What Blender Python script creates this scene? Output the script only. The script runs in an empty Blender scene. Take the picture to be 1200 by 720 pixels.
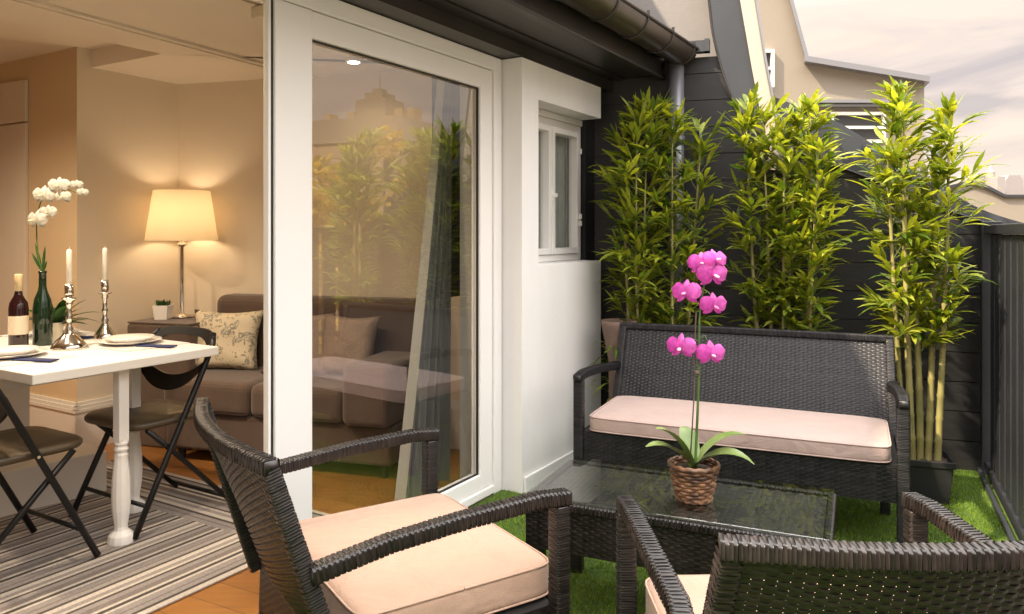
import bpy, bmesh, math, random
import numpy as np
from mathutils import Vector, Matrix
R = math.radians
rng = np.random.default_rng(7)
random.seed(7)
SC = bpy.context.scene
COL = SC.collection

# ------------------------------------------------------------------ camera data used to survey the place
EYE, FPX, CX, HY = 1.25, 900.0, 600.0, 272.0
def ground(px, py, z=0.0):
    d = FPX * (EYE - z) / (py - HY)
    return np.array([(px - CX) / FPX * d, d, z])
def at_depth(px, py, d):
    return np.array([(px - CX) / FPX * d, d, EYE + (HY - py) / FPX * d])
def V(*a): return np.array(a, float)

# facade frame (t along, n outward, z up)
FO, FT, FN = V(-.047, 3.725), V(.515, .857), V(.857, -.515)
def fac(t, n, z):
    p = FO + FT * t + FN * n
    return V(p[0], p[1], z)
# end wall frame (s along to the right, n towards the terrace)
EO, ET, EN = V(.535, 4.63), V(.951, -.309), V(-.309, -.951)
def ew(s, n, z):
    p = EO + ET * s + EN * n
    return V(p[0], p[1], z)
def on_end(px, py):
    k = (px - CX) / FPX
    s = (k * EO[1] - EO[0]) / (ET[0] - k * ET[1])
    d = EO[1] + ET[1] * s
    return s, EYE + (HY - py) / FPX * d
# room frame along the back wall (s right, d towards the terrace)
RO, RU, RV = V(-2.15, 4.95), V(.961, -.276), V(-.276, -.961)
def rm(s, d, z):
    p = RO + RU * s + RV * d
    return V(p[0], p[1], z)

# ------------------------------------------------------------------ object helpers
class MB:
    def __init__(self): self.v = []; self.f = []; self.n = 0
    def add(self, verts, faces):
        verts = np.asarray(verts, float).reshape(-1, 3)
        o = self.n
        self.v.append(verts); self.n += len(verts)
        for f in faces: self.f.append(tuple(int(i) + o for i in f))
        return self
    def grid(self, P, closed_u=False, closed_v=False):
        P = np.asarray(P, float); a, b = P.shape[:2]
        fs = []
        for i in range(a if closed_u else a - 1):
            for j in range(b if closed_v else b - 1):
                i2, j2 = (i + 1) % a, (j + 1) % b
                fs.append((i * b + j, i * b + j2, i2 * b + j2, i2 * b + j))
        return self.add(P.reshape(-1, 3), fs)
    def box(self, c, s, M=None):
        c = np.asarray(c, float); h = np.asarray(s, float) / 2
        vs = np.array([[x, y, z] for x in (-1, 1) for y in (-1, 1) for z in (-1, 1)], float) * h
        if M is not None: vs = vs @ np.asarray(M, float).T
        return self.add(vs + c, [(0, 1, 3, 2), (4, 6, 7, 5), (0, 4, 5, 1), (2, 3, 7, 6), (0, 2, 6, 4), (1, 5, 7, 3)])
    def hexa(self, fr, a0, a1, b0, b1, c0, c1):
        vs = [fr(a, b, c) for a in (a0, a1) for b in (b0, b1) for c in (c0, c1)]
        return self.add(vs, [(0, 1, 3, 2), (4, 6, 7, 5), (0, 4, 5, 1), (2, 3, 7, 6), (0, 2, 6, 4), (1, 5, 7, 3)])
    def prism(self, pts, fr):
        """pts: (a, c) outline; fr(a, c, side) with side 0 / 1"""
        n = len(pts)
        vs = [fr(a, c, 0) for a, c in pts] + [fr(a, c, 1) for a, c in pts]
        fs = [tuple(range(n))[::-1], tuple(range(n, 2 * n))]
        fs += [(i, (i + 1) % n, n + (i + 1) % n, n + i) for i in range(n)]
        return self.add(vs, fs)
    def slab(self, pts, z0, z1):
        return self.prism(pts, lambda a, c, k: V(a, c, z1 if k else z0))
    def tube(self, pts, r, n=8, cap=True):
        pts = [np.asarray(p, float) for p in pts]; m = len(pts)
        rr = r if hasattr(r, '__len__') else [r] * m
        rings = []; prev = None
        for i, p in enumerate(pts):
            t = pts[min(i + 1, m - 1)] - pts[max(i - 1, 0)]
            t = t / (np.linalg.norm(t) + 1e-9)
            if prev is None:
                a = V(0, 0, 1) if abs(t[2]) < .9 else V(1, 0, 0)
            else: a = prev
            a = a - t * a.dot(t); a /= np.linalg.norm(a) + 1e-9; prev = a
            b = np.cross(t, a)
            th = np.linspace(0, 2 * math.pi, n, endpoint=False)
            rings.append(p + rr[i] * (np.cos(th)[:, None] * a + np.sin(th)[:, None] * b))
        o = self.n
        self.grid(np.array(rings), closed_v=True)
        if cap:
            self.f.append(tuple(o + i for i in range(n))[::-1])
            self.f.append(tuple(o + (m - 1) * n + i for i in range(n)))
        return self
    def lathe(self, prof, c=(0, 0, 0), n=24, cap=True):
        th = np.linspace(0, 2 * math.pi, n, endpoint=False)
        P = np.array([[(r * math.cos(a) + c[0], r * math.sin(a) + c[1], z + c[2]) for a in th] for r, z in prof])
        o = self.n; m = len(prof)
        self.grid(P, closed_v=True)
        if cap:
            self.f.append(tuple(o + i for i in range(n))[::-1])
            self.f.append(tuple(o + (m - 1) * n + i for i in range(n)))
        return self
    def build(self, name, mat, parent=None, smooth=False, bevel=0, loc=None, rot=None, recalc=True, seg=2):
        me = bpy.data.meshes.new(name)
        vs = np.concatenate(self.v) if self.v else np.zeros((0, 3))
        me.from_pydata(vs.tolist(), [], self.f)
        if recalc:
            bm = bmesh.new(); bm.from_mesh(me)
            bmesh.ops.recalc_face_normals(bm, faces=bm.faces); bm.to_mesh(me); bm.free()
        if smooth: me.polygons.foreach_set('use_smooth', [True] * len(me.polygons))
        me.materials.append(mat); me.update()
        o = bpy.data.objects.new(name, me); COL.objects.link(o)
        if parent is not None: o.parent = parent
        if loc is not None: o.location = loc
        if rot is not None: o.rotation_euler = rot
        if bevel:
            b = o.modifiers.new('bevel', 'BEVEL'); b.width = bevel; b.segments = seg; b.limit_method = 'ANGLE'; b.angle_limit = R(40)
        return o

def thing(name, label, cat, loc=(0, 0, 0), rz=0, group=None):
    o = bpy.data.objects.new(name, None); COL.objects.link(o)
    o.location = loc; o.rotation_euler = (0, 0, rz); o.empty_display_size = .1
    return tag(o, label, cat, group)
def tag(o, label=None, cat=None, group=None, kind=None):
    if label: o['label'] = label
    if cat: o['category'] = cat
    if group: o['group'] = group
    if kind: o['kind'] = kind
    return o
def copy_tree(o, parent=None):
    c = o.copy(); COL.objects.link(c)
    if parent is not None: c.parent = parent
    for ch in [x for x in list(bpy.data.objects) if x.parent == o]: copy_tree(ch, c)
    return c

# ------------------------------------------------------------------ materials
def wrinkle(m, sc=7, st=.35):
    nt = m.node_tree; N = nt.nodes; L = nt.links; b = N['Principled BSDF']
    old = b.inputs['Normal'].links[0].from_node
    tc = N.new('ShaderNodeTexCoord'); n = N.new('ShaderNodeTexNoise'); n.inputs['Scale'].default_value = sc; n.inputs['Detail'].default_value = 3; n.inputs['Distortion'].default_value = 1.2
    L.new(tc.outputs['Object'], n.inputs['Vector'])
    bp = N.new('ShaderNodeBump'); bp.inputs['Strength'].default_value = st; bp.inputs['Distance'].default_value = .03
    L.new(n.outputs['Fac'], bp.inputs['Height']); L.new(bp.outputs[0], old.inputs['Normal'])
def mat(name, col, rough=.6, metal=0, var=0, vscale=6, bump=0, bscale=60, spec=.5, coat=0, sheen=0, stretch=(1, 1, 1), col2=None):
    m = bpy.data.materials.new(name); m.use_nodes = True
    nt = m.node_tree; N = nt.nodes; L = nt.links
    b = N['Principled BSDF']
    b.inputs['Base Color'].default_value = (*col, 1); b.inputs['Roughness'].default_value = rough
    b.inputs['Metallic'].default_value = metal; b.inputs['Specular IOR Level'].default_value = spec
    b.inputs['Coat Weight'].default_value = coat; b.inputs['Sheen Weight'].default_value = sheen
    tc = N.new('ShaderNodeTexCoord'); mp = N.new('ShaderNodeMapping'); mp.inputs['Scale'].default_value = stretch
    L.new(tc.outputs['Object'], mp.inputs['Vector'])
    if var or col2:
        nz = N.new('ShaderNodeTexNoise'); nz.inputs['Scale'].default_value = vscale; nz.inputs['Detail'].default_value = 6
        L.new(mp.outputs[0], nz.inputs['Vector'])
        cr = N.new('ShaderNodeValToRGB'); c2 = col2 or tuple(min(1, x * (1 + var)) for x in col)
        cr.color_ramp.elements[0].position = .3; cr.color_ramp.elements[1].position = .7
        cr.color_ramp.elements[0].color = (*[x * (1 - var) for x in col], 1); cr.color_ramp.elements[1].color = (*c2, 1)
        L.new(nz.outputs['Fac'], cr.inputs[0]); L.new(cr.outputs[0], b.inputs['Base Color'])
        mr = N.new('ShaderNodeMapRange'); mr.inputs['To Min'].default_value = rough * .85; mr.inputs['To Max'].default_value = min(1, rough * 1.15)
        L.new(nz.outputs['Fac'], mr.inputs['Value']); L.new(mr.outputs[0], b.inputs['Roughness'])
    if bump:
        n2 = N.new('ShaderNodeTexNoise'); n2.inputs['Scale'].default_value = bscale; n2.inputs['Detail'].default_value = 4
        L.new(mp.outputs[0], n2.inputs['Vector'])
        bp = N.new('ShaderNodeBump'); bp.inputs['Strength'].default_value = bump; bp.inputs['Distance'].default_value = .01
        L.new(n2.outputs['Fac'], bp.inputs['Height']); L.new(bp.outputs[0], b.inputs['Normal'])
    return m

def glass(name, ior=1.55, tint=(.97, .98, .97), rough=0.0):
    m = bpy.data.materials.new(name); m.use_nodes = True
    nt = m.node_tree; N = nt.nodes; L = nt.links; N.remove(N['Principled BSDF'])
    out = N['Material Output']; mx = N.new('ShaderNodeMixShader'); fr = N.new('ShaderNodeFresnel'); fr.inputs['IOR'].default_value = ior
    geo = N.new('ShaderNodeNewGeometry')
    # same fresnel seen from both faces of a thin pane
    mm = N.new('ShaderNodeMix'); mm.data_type = 'FLOAT'
    fr2 = N.new('ShaderNodeFresnel'); fr2.inputs['IOR'].default_value = 1 / ior
    t = N.new('ShaderNodeBsdfTransparent'); t.inputs[0].default_value = (*tint, 1)
    g = N.new('ShaderNodeBsdfGlossy'); g.inputs['Roughness'].default_value = rough
    sub = N.new('ShaderNodeMath'); sub.operation = 'MULTIPLY'
    L.new(fr.outputs[0], sub.inputs[0])
    inv = N.new('ShaderNodeMath'); inv.operation = 'SUBTRACT'; inv.inputs[0].default_value = 1; L.new(geo.outputs['Backfacing'], inv.inputs[1])
    L.new(inv.outputs[0], sub.inputs[1])
    L.new(sub.outputs[0], mx.inputs[0]); L.new(t.outputs[0], mx.inputs[1]); L.new(g.outputs[0], mx.inputs[2])
    L.new(mx.outputs[0], out.inputs[0]); N.remove(mm); N.remove(fr2)
    return m

def leaf_mat(name, dark, light, trans, rough=.4, tw=.45):
    m = bpy.data.materials.new(name); m.use_nodes = True
    nt = m.node_tree; N = nt.nodes; L = nt.links; b = N['Principled BSDF']; out = N['Material Output']
    geo = N.new('ShaderNodeNewGeometry'); cr = N.new('ShaderNodeValToRGB')
    e = cr.color_ramp.elements; e[0].color = (*dark, 1); e[1].color = (*light, 1)
    L.new(geo.outputs['Random Per Island'], cr.inputs[0])
    tcx = N.new('ShaderNodeTexCoord'); nzx = N.new('ShaderNodeTexNoise'); nzx.inputs['Scale'].default_value = 70; nzx.inputs['Detail'].default_value = 4; L.new(tcx.outputs['Object'], nzx.inputs['Vector'])
    mrx = N.new('ShaderNodeMapRange'); mrx.inputs['From Min'].default_value = .3; mrx.inputs['From Max'].default_value = .7; mrx.inputs['To Min'].default_value = .72; mrx.inputs['To Max'].default_value = 1.25; L.new(nzx.outputs['Fac'], mrx.inputs[0])
    mxx = N.new('ShaderNodeMix'); mxx.data_type = 'RGBA'; mxx.blend_type = 'MULTIPLY'; mxx.inputs[0].default_value = 1; L.new(cr.outputs[0], mxx.inputs[6]); L.new(mrx.outputs[0], mxx.inputs[7]); L.new(mxx.outputs[2], b.inputs['Base Color'])
    b.inputs['Roughness'].default_value = rough; b.inputs['Specular IOR Level'].default_value = .4
    tr = N.new('ShaderNodeBsdfTranslucent')
    mc = N.new('ShaderNodeMix'); mc.data_type = 'RGBA'; mc.blend_type = 'MULTIPLY'; mc.inputs[0].default_value = 1
    L.new(mxx.outputs[2], mc.inputs[6]); mc.inputs[7].default_value = (*trans, 1); L.new(mc.outputs[2], tr.inputs[0])
    mx = N.new('ShaderNodeMixShader'); mx.inputs[0].default_value = tw
    L.new(b.outputs[0], mx.inputs[1]); L.new(tr.outputs[0], mx.inputs[2]); L.new(mx.outputs[0], out.inputs[0])
    return m

M = {}
M['plaster'] = mat('white_plaster', (.80, .785, .76), .75, var=.06, vscale=2.2, stretch=(1.6, 1.6, .5), bump=.12, bscale=120)
M['upvc'] = mat('white_frame', (.82, .80, .77), .35, var=.015, vscale=4)
M['black'] = mat('black_gasket', (.015, .015, .015), .5)
M['roomwall'] = mat('room_paint', (.70, .60, .47), .8, var=.03, vscale=2, bump=.06, bscale=90)
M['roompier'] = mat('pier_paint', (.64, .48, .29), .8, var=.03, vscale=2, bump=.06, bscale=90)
M['ceil'] = mat('ceiling_paint', (.76, .68, .57), .8, var=.02, vscale=2)
M['cab'] = mat('cabinet_front', (.66, .57, .46), .5, var=.03, vscale=3)
M['skirt'] = mat('skirting_paint', (.74, .69, .62), .5, var=.03, vscale=5)
M['soffit'] = mat('dark_eave_paint', (.030, .026, .025), .38, var=.15, vscale=3)
M['gutter'] = mat('brown_gutter_metal', (.06, .047, .04), .32, metal=.35, var=.2, vscale=5)
M['zinc'] = mat('zinc_sheet', (.036, .040, .050), .5, metal=.1, var=.1, vscale=4)
M['pipe'] = mat('grey_pipe', (.19, .195, .21), .4, metal=.5, var=.08)
M['beige'] = mat('beige_render', (.27, .232, .19), .9, var=.04, vscale=1.2, bump=.2, bscale=40)
M['cream'] = mat('cream_render', (.42, .36, .31), .9, var=.03, vscale=1.5, bump=.15, bscale=60)
M['greyrender'] = mat('grey_render', (.22, .205, .20), .9, var=.05, vscale=25, bump=.15, bscale=120)
M['roofmetal'] = mat('roof_metal', (.25, .25, .27), .4, metal=.5)
M['fence'] = mat('railing_paint', (.022, .0235, .029), .38, var=.15, vscale=4, bump=.08, bscale=40)
M['wick'] = mat('dark_wicker', (.0125, .0090, .0078), .38, var=.4, vscale=35, spec=.6)
M['wickb'] = mat('black_wicker', (.0125, .0118, .0135), .42, var=.3, vscale=35, spec=.45)
M['wcore'] = mat('wicker_core', (.012, .010, .009), .6)
M['cush'] = mat('beige_cushion', (.47, .305, .215), .85, var=.025, vscale=7, bump=.25, bscale=350, sheen=.15)
M['cushb'] = mat('pink_beige_cushion', (.43, .315, .28), .85, var=.03, vscale=7, bump=.25, bscale=350, sheen=.15)
M['sofa'] = mat('brown_upholstery', (.088, .052, .033), .85, var=.12, vscale=9, bump=.3, bscale=260, sheen=.3)
M['pillow'] = mat('taupe_linen', (.30, .22, .17), .9, var=.08, vscale=12, bump=.4, bscale=200)
M['white'] = mat('white_lacquer', (.80, .77, .72), .4, var=.02, vscale=5)
M['china'] = mat('white_china', (.82, .79, .74), .18)
M['silver'] = mat('silver', (.75, .72, .68), .14, metal=1, var=.05, vscale=30)
M['chrome'] = mat('chrome', (.70, .66, .60), .12, metal=1)
M['candle'] = mat('candle_wax', (.85, .80, .70), .45)
M['cutm'] = mat('black_metal', (.007, .007, .007), .42, spec=.35)
M['vinyl'] = mat('dark_vinyl', (.062, .042, .020), .42, var=.12, vscale=14)
M['navy'] = mat('navy_cloth', (.02, .03, .10), .8)
M['mat'] = mat('pale_mat', (.60, .58, .56), .85, var=.05, vscale=40)
M['greenglass'] = mat('green_glass', (.006, .022, .008), .07, spec=.7)
M['wine'] = mat('wine_glass', (.018, .005, .006), .07, spec=.7)
M['label'] = mat('paper_label', (.66, .58, .44), .7, var=.04, vscale=40)
M['foil'] = mat('cream_foil', (.66, .52, .30), .4)
M['stem'] = mat('plant_stem', (.07, .13, .03), .5, var=.2, vscale=30)
M['petalw'] = leaf_mat('white_petal', (.58, .57, .51), (.68, .66, .60), (1, 1, .95), .5, .3)
M['petalp'] = leaf_mat('magenta_petal', (.60, .07, .40), (.76, .20, .58), (1, .8, 1), .5, .32)
M['lip'] = mat('orchid_lip', (.55, .10, .28), .5, col2=(.80, .55, .62), var=.1, vscale=60)
M['orleaf'] = mat('orchid_leaf', (.12, .20, .04), .38, col2=(.26, .31, .10), var=.2, vscale=8, spec=.5)
M['basket'] = mat('basket_wicker', (.085, .036, .016), .5, var=.5, vscale=30, col2=(.22, .11, .05))
M['soil'] = mat('potting_soil', (.05, .035, .025), .95, var=.4, vscale=60, bump=1, bscale=50)
M['planter'] = mat('black_planter', (.016, .016, .018), .5, var=.2, vscale=8)
M['brownpot'] = mat('brown_pot', (.16, .105, .08), .8, var=.15, vscale=10)
M['cane'] = mat('bamboo_cane', (.23, .215, .07), .45, var=.3, vscale=9, col2=(.38, .32, .12), stretch=(1, 1, .35))
M['bamboo'] = leaf_mat('bamboo_leaf', (.06, .125, .016), (.39, .42, .048), (1.5, 1.4, .5), .4, .42)
M['twig'] = mat('bamboo_twig', (.14, .17, .05), .5)
M['lush'] = leaf_mat('houseplant_leaf', (.02, .06, .015), (.05, .12, .03), (1, 1.1, .5), .35, .2)
M['treeleaf'] = leaf_mat('tree_leaf', (.22, .17, .025), (.52, .38, .05), (1.6, 1.4, .5), .5, .45)
M['treedark'] = leaf_mat('dark_tree_leaf', (.03, .05, .012), (.09, .10, .025), (1.2, 1.2, .5), .5, .35)
M['bark'] = mat('bark', (.12, .09, .06), .9, var=.3, vscale=12, bump=.8, bscale=20)
M['city'] = mat('hazed_stone', (.26, .235, .235), .9)  # distance haze is mixed into this flat stone colour
M['stone'] = mat('town_stone', (.26, .19, .12), .9, var=.06, vscale=.6)
M['slate'] = mat('town_slate', (.17, .14, .11), .7)
M['dkglass'] = mat('dark_window', (.03, .032, .034), .08, spec=.6)
M['curtain'] = mat('grey_curtain', (.125, .125, .115), .85, var=.08, vscale=10)
M['netc'] = mat('net_curtain', (.55, .58, .54), .85, var=.08, vscale=10)
M['hem'] = mat('curtain_hem', (.36, .35, .31), .85)
M['sheer'] = mat('pale_curtain', (.62, .60, .55), .85)
M['pane'] = glass('window_glass', 2.9, (.97, .975, .965), .012)
M['clear'] = glass('table_glass', 2.9, (.92, .95, .93))
M['groundm'] = mat('far_ground', (.16, .14, .11), .95, var=.3, vscale=.05)
M['slabm'] = mat('terrace_slab', (.25, .24, .22), .9)
M['mixer'] = mat('ivory_plastic', (.72, .64, .52), .5)

for k_ in ('cush', 'cushb'): wrinkle(M[k_], 5, .55)
wrinkle(M['pillow'], 9, .5); wrinkle(M['sofa'], 5, .3)
def strands(m):
    nt = m.node_tree; N = nt.nodes; L = nt.links; b = N['Principled BSDF']; src = b.inputs['Base Color'].links[0].from_socket
    g = N.new('ShaderNodeNewGeometry'); mr = N.new('ShaderNodeMapRange'); mr.inputs['To Min'].default_value = .55; mr.inputs['To Max'].default_value = 1.7; L.new(g.outputs['Random Per Island'], mr.inputs[0])
    mx = N.new('ShaderNodeMix'); mx.data_type = 'RGBA'; mx.blend_type = 'MULTIPLY'; mx.inputs[0].default_value = 1; L.new(src, mx.inputs[6]); L.new(mr.outputs[0], mx.inputs[7]); L.new(mx.outputs[2], b.inputs['Base Color'])
M['wickt'] = mat('lightened_wicker', (.050, .043, .038), .5, var=.35, vscale=30)  # wicker copy with its colour lightened to brighten the top under the glass
for k_ in ('wick', 'wickb', 'wickt', 'basket'): strands(M[k_])
def board_siding():
    m = mat('black_board', (.0145, .0142, .0155), .5, var=.25, vscale=3, stretch=(1, 1, 8), bump=.10, bscale=40)
    return m
M['board'] = board_siding()

def wood_floor():
    m = bpy.data.materials.new('oak_floor'); m.use_nodes = True
    nt = m.node_tree; N = nt.nodes; L = nt.links; b = N['Principled BSDF']
    tc = N.new('ShaderNodeTexCoord'); mp = N.new('ShaderNodeMapping'); mp.inputs['Rotation'].default_value = (0, 0, R(28))
    L.new(tc.outputs['Object'], mp.inputs[0])
    br = N.new('ShaderNodeTexBrick'); br.inputs['Scale'].default_value = 1; br.inputs['Brick Width'].default_value = 1.2; br.inputs['Row Height'].default_value = .12
    br.inputs['Mortar Size'].default_value = .0012; br.inputs['Color1'].default_value = (.36, .155, .040, 1); br.inputs['Color2'].default_value = (.27, .11, .028, 1)
    br.inputs['Mortar'].default_value = (.06, .03, .015, 1); L.new(mp.outputs[0], br.inputs['Vector'])
    m2 = N.new('ShaderNodeMapping'); m2.inputs['Scale'].default_value = (2.2, 26, 1); m2.inputs['Rotation'].default_value = (0, 0, R(28)); L.new(tc.outputs['Object'], m2.inputs[0])
    nz = N.new('ShaderNodeTexNoise'); nz.inputs['Scale'].default_value = 1.6; nz.inputs['Detail'].default_value = 8; L.new(m2.outputs[0], nz.inputs['Vector'])
    mr = N.new('ShaderNodeMapRange'); mr.inputs['To Min'].default_value = .65; mr.inputs['To Max'].default_value = 1.3; L.new(nz.outputs['Fac'], mr.inputs[0])
    mx = N.new('ShaderNodeMix'); mx.data_type = 'RGBA'; mx.blend_type = 'MULTIPLY'; mx.inputs[0].default_value = 1
    L.new(br.outputs['Color'], mx.inputs[6]); L.new(mr.outputs[0], mx.inputs[7]); L.new(mx.outputs[2], b.inputs['Base Color'])
    b.inputs['Roughness'].default_value = .33
    return m
M['oak'] = wood_floor()

def rug_mat(hx, hy):
    m = bpy.data.materials.new('striped_rug'); m.use_nodes = True
    nt = m.node_tree; N = nt.nodes; L = nt.links; b = N['Principled BSDF']
    tc = N.new('ShaderNodeTexCoord'); sp = N.new('ShaderNodeSeparateXYZ'); L.new(tc.outputs['Object'], sp.inputs[0])
    def absd(sock, h):
        a = N.new('ShaderNodeMath'); a.operation = 'ABSOLUTE'; L.new(sock, a.inputs[0])
        s = N.new('ShaderNodeMath'); s.operation = 'SUBTRACT'; s.inputs[0].default_value = h; L.new(a.outputs[0], s.inputs[1]); return s
    de = absd(sp.outputs[1], hy); dx = N.new('ShaderNodeMath'); dx.operation = 'SUBTRACT'; dx.inputs[0].default_value = hx; L.new(sp.outputs[0], dx.inputs[1])
    lt = N.new('ShaderNodeMath'); lt.operation = 'LESS_THAN'; lt.inputs[1].default_value = .36; L.new(de.outputs[0], lt.inputs[0])
    mn = N.new('ShaderNodeMix'); mn.data_type = 'FLOAT'; L.new(lt.outputs[0], mn.inputs[0]); L.new(dx.outputs[0], mn.inputs[2]); L.new(de.outputs[0], mn.inputs[3])
    md = N.new('ShaderNodeMath'); md.operation = 'MULTIPLY'; md.inputs[1].default_value = 1 / .26; L.new(mn.outputs[0], md.inputs[0])
    fr = N.new('ShaderNodeMath'); fr.operation = 'FRACT'; L.new(md.outputs[0], fr.inputs[0])
    cr = N.new('ShaderNodeValToRGB'); cr.color_ramp.interpolation = 'CONSTANT'
    cream, dk, gr, mid = (.53, .47, .40, 1), (.075, .06, .05, 1), (.29, .255, .23, 1), (.20, .17, .15, 1)
    seq = [(0, cream), (.09, dk), (.15, gr), (.24, mid), (.28, gr), (.40, cream), (.45, dk), (.52, cream), (.58, mid), (.70, gr), (.80, dk), (.85, cream), (.91, gr)]
    el = cr.color_ramp.elements
    while len(el) > 1: el.remove(el[-1])
    el[0].position = 0; el[0].color = seq[0][1]
    for p, c in seq[1:]:
        e = el.new(p); e.color = c
    L.new(fr.outputs[0], cr.inputs[0])
    nz = N.new('ShaderNodeTexNoise'); nz.inputs['Scale'].default_value = 110; nz.inputs['Detail'].default_value = 4; L.new(tc.outputs['Object'], nz.inputs['Vector'])
    mr = N.new('ShaderNodeMapRange'); mr.inputs['To Min'].default_value = .55; mr.inputs['To Max'].default_value = 1.4; L.new(nz.outputs['Fac'], mr.inputs[0])
    mx = N.new('ShaderNodeMix'); mx.data_type = 'RGBA'; mx.blend_type = 'MULTIPLY'; mx.inputs[0].default_value = 1
    L.new(cr.outputs[0], mx.inputs[6]); L.new(mr.outputs[0], mx.inputs[7]); L.new(mx.outputs[2], b.inputs['Base Color'])
    b.inputs['Roughness'].default_value = .95
    bp = N.new('ShaderNodeBump'); bp.inputs['Strength'].default_value = .5; bp.inputs['Distance'].default_value = .004; L.new(nz.outputs['Fac'], bp.inputs['Height']); L.new(bp.outputs[0], b.inputs['Normal'])
    return m

def floral_mat():
    m = bpy.data.materials.new('floral_linen'); m.use_nodes = True
    nt = m.node_tree; N = nt.nodes; L = nt.links; b = N['Principled BSDF']
    tc = N.new('ShaderNodeTexCoord')
    nz = N.new('ShaderNodeTexNoise'); nz.inputs['Scale'].default_value = 20; nz.inputs['Detail'].default_value = 3; nz.inputs['Distortion'].default_value = 1.5; L.new(tc.outputs['Object'], nz.inputs['Vector'])
    cr = N.new('ShaderNodeValToRGB'); el = cr.color_ramp.elements
    el[0].position = .0; el[0].color = (.60, .51, .36, 1); el[1].position = .555; el[1].color = (.60, .51, .36, 1)
    for p, c in ((.585, (.20, .17, .12, 1)), (.62, (.22, .24, .20, 1)), (.66, (.58, .49, .35, 1))):
        e = el.new(p); e.color = c
    L.new(nz.outputs['Fac'], cr.inputs[0]); L.new(cr.outputs[0], b.inputs['Base Color']); b.inputs['Roughness'].default_value = .9
    return m
M['floral'] = floral_mat()

def shade_mat():
    m = bpy.data.materials.new('lamp_shade_linen'); m.use_nodes = True
    nt = m.node_tree; N = nt.nodes; L = nt.links; b = N['Principled BSDF']; out = N['Material Output']
    b.inputs['Base Color'].default_value = (.80, .71, .56, 1); b.inputs['Roughness'].default_value = .9
    tr = N.new('ShaderNodeBsdfTranslucent'); tr.inputs[0].default_value = (.85, .77, .62, 1)
    mx = N.new('ShaderNodeMixShader'); mx.inputs[0].default_value = .55
    L.new(b.outputs[0], mx.inputs[1]); L.new(tr.outputs[0], mx.inputs[2]); L.new(mx.outputs[0], out.inputs[0])
    return m
M['shade'] = shade_mat()
def emit(name, col, s):
    m = bpy.data.materials.new(name); m.use_nodes = True
    b = m.node_tree.nodes['Principled BSDF']; b.inputs['Emission Color'].default_value = (*col, 1); b.inputs['Emission Strength'].default_value = s
    return m
M['bulb'] = emit('lit_bulb', (1, .75, .45), 14)

def turf_mat():
    m = mat('turf_base', (.05, .10, .010), .9, col2=(.10, .17, .018), var=.2, vscale=5, bump=1, bscale=180)
    return m
M['turf'] = turf_mat()
M['blade'] = leaf_mat('turf_blade', (.075, .155, .010), (.23, .34, .022), (1.3, 1.3, .4), .5, .3)

# ------------------------------------------------------------------ wicker
def weave(mb, S, nu, nv, amp=.0022, fill=.86, per=4, closed=False):
    """strands along u woven over nu stakes, nv strands stacked along v; S(u, v) -> points (vectorised)"""
    nu = nu + (nu % 2 if closed else 0)
    n = nu * per + (0 if closed else 1)
    u = np.linspace(0, 1, nu * per + 1)[:n]
    e = 1e-3
    for r in range(nv):
        vc = (r + .5) / nv; hw = .5 * fill / nv
        ph = math.pi * (u * nu) + math.pi * r
        wob = rng.normal(0, .10); off_ = rng.normal(0, .00025); am_ = rng.uniform(.75, 1.2); sh_ = rng.normal(0, .12)
        rows = []
        for k, (dv, bulge) in enumerate(((-hw, -.0007), (-hw * .62, .0001), (hw * .62, .0001), (hw, -.0007))):
            vv = np.full_like(u, np.clip(vc + dv + wob / nv * .5, 0, 1))
            P = S(u, vv)
            Pu = S((u + e) % 1 if closed else np.clip(u + e, 0, 1), vv) - S((u - e) % 1 if closed else np.clip(u - e, 0, 1), vv)
            Pv = S(u, np.clip(vv + e, 0, 1)) - S(u, np.clip(vv - e, 0, 1))
            nrm = np.cross(Pu, Pv); nrm /= np.linalg.norm(nrm, axis=1)[:, None] + 1e-12
            rows.append(P + nrm * (off_ + amp * am_ * np.sin(ph + sh_) + (bulge if k in (1, 2) else bulge * .6))[:, None])
        G = np.array(rows)                        # 4 x n
        if closed: mb.grid(G, closed_v=True)
        else: mb.grid(G)
    return mb
def stakes(mb, S, nu, nv, w=.93):
    v = np.linspace(0, 1, max(4, nv))
    for i in range(nu):
        uc = (i + .5) / nu
        a = S(np.full_like(v, max(0, uc - w * .5 / nu)), v); b = S(np.full_like(v, min(1, uc + w * .5 / nu)), v)
        mb.grid(np.array([a, b]))
    return mb
def sweep(path, w, h, up):
    path = np.array(path, float); seg = np.linalg.norm(np.diff(path, axis=0), axis=1); cum = np.concatenate([[0], np.cumsum(seg)]); Ltot = cum[-1]
    up = np.array(up, float)
    def S(u, v):
        s = v * Ltot
        P = np.stack([np.interp(s, cum, path[:, k]) for k in range(3)], 1)
        q = .02 * Ltot
        T = np.stack([np.interp(np.clip(s + q, 0, Ltot), cum, path[:, k]) - np.interp(np.clip(s - q, 0, Ltot), cum, path[:, k]) for k in range(3)], 1)
        T /= np.linalg.norm(T, axis=1)[:, None]
        A = np.cross(T, up); A /= np.linalg.norm(A, axis=1)[:, None]
        B = np.cross(A, T)
        th = 2 * math.pi * u
        c, sn = np.cos(th), np.sin(th); p = .38
        x = np.sign(c) * np.abs(c) ** p * w / 2; y = np.sign(sn) * np.abs(sn) ** p * h / 2
        return P + A * x[:, None] + B * y[:, None]
    return S, Ltot
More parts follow.
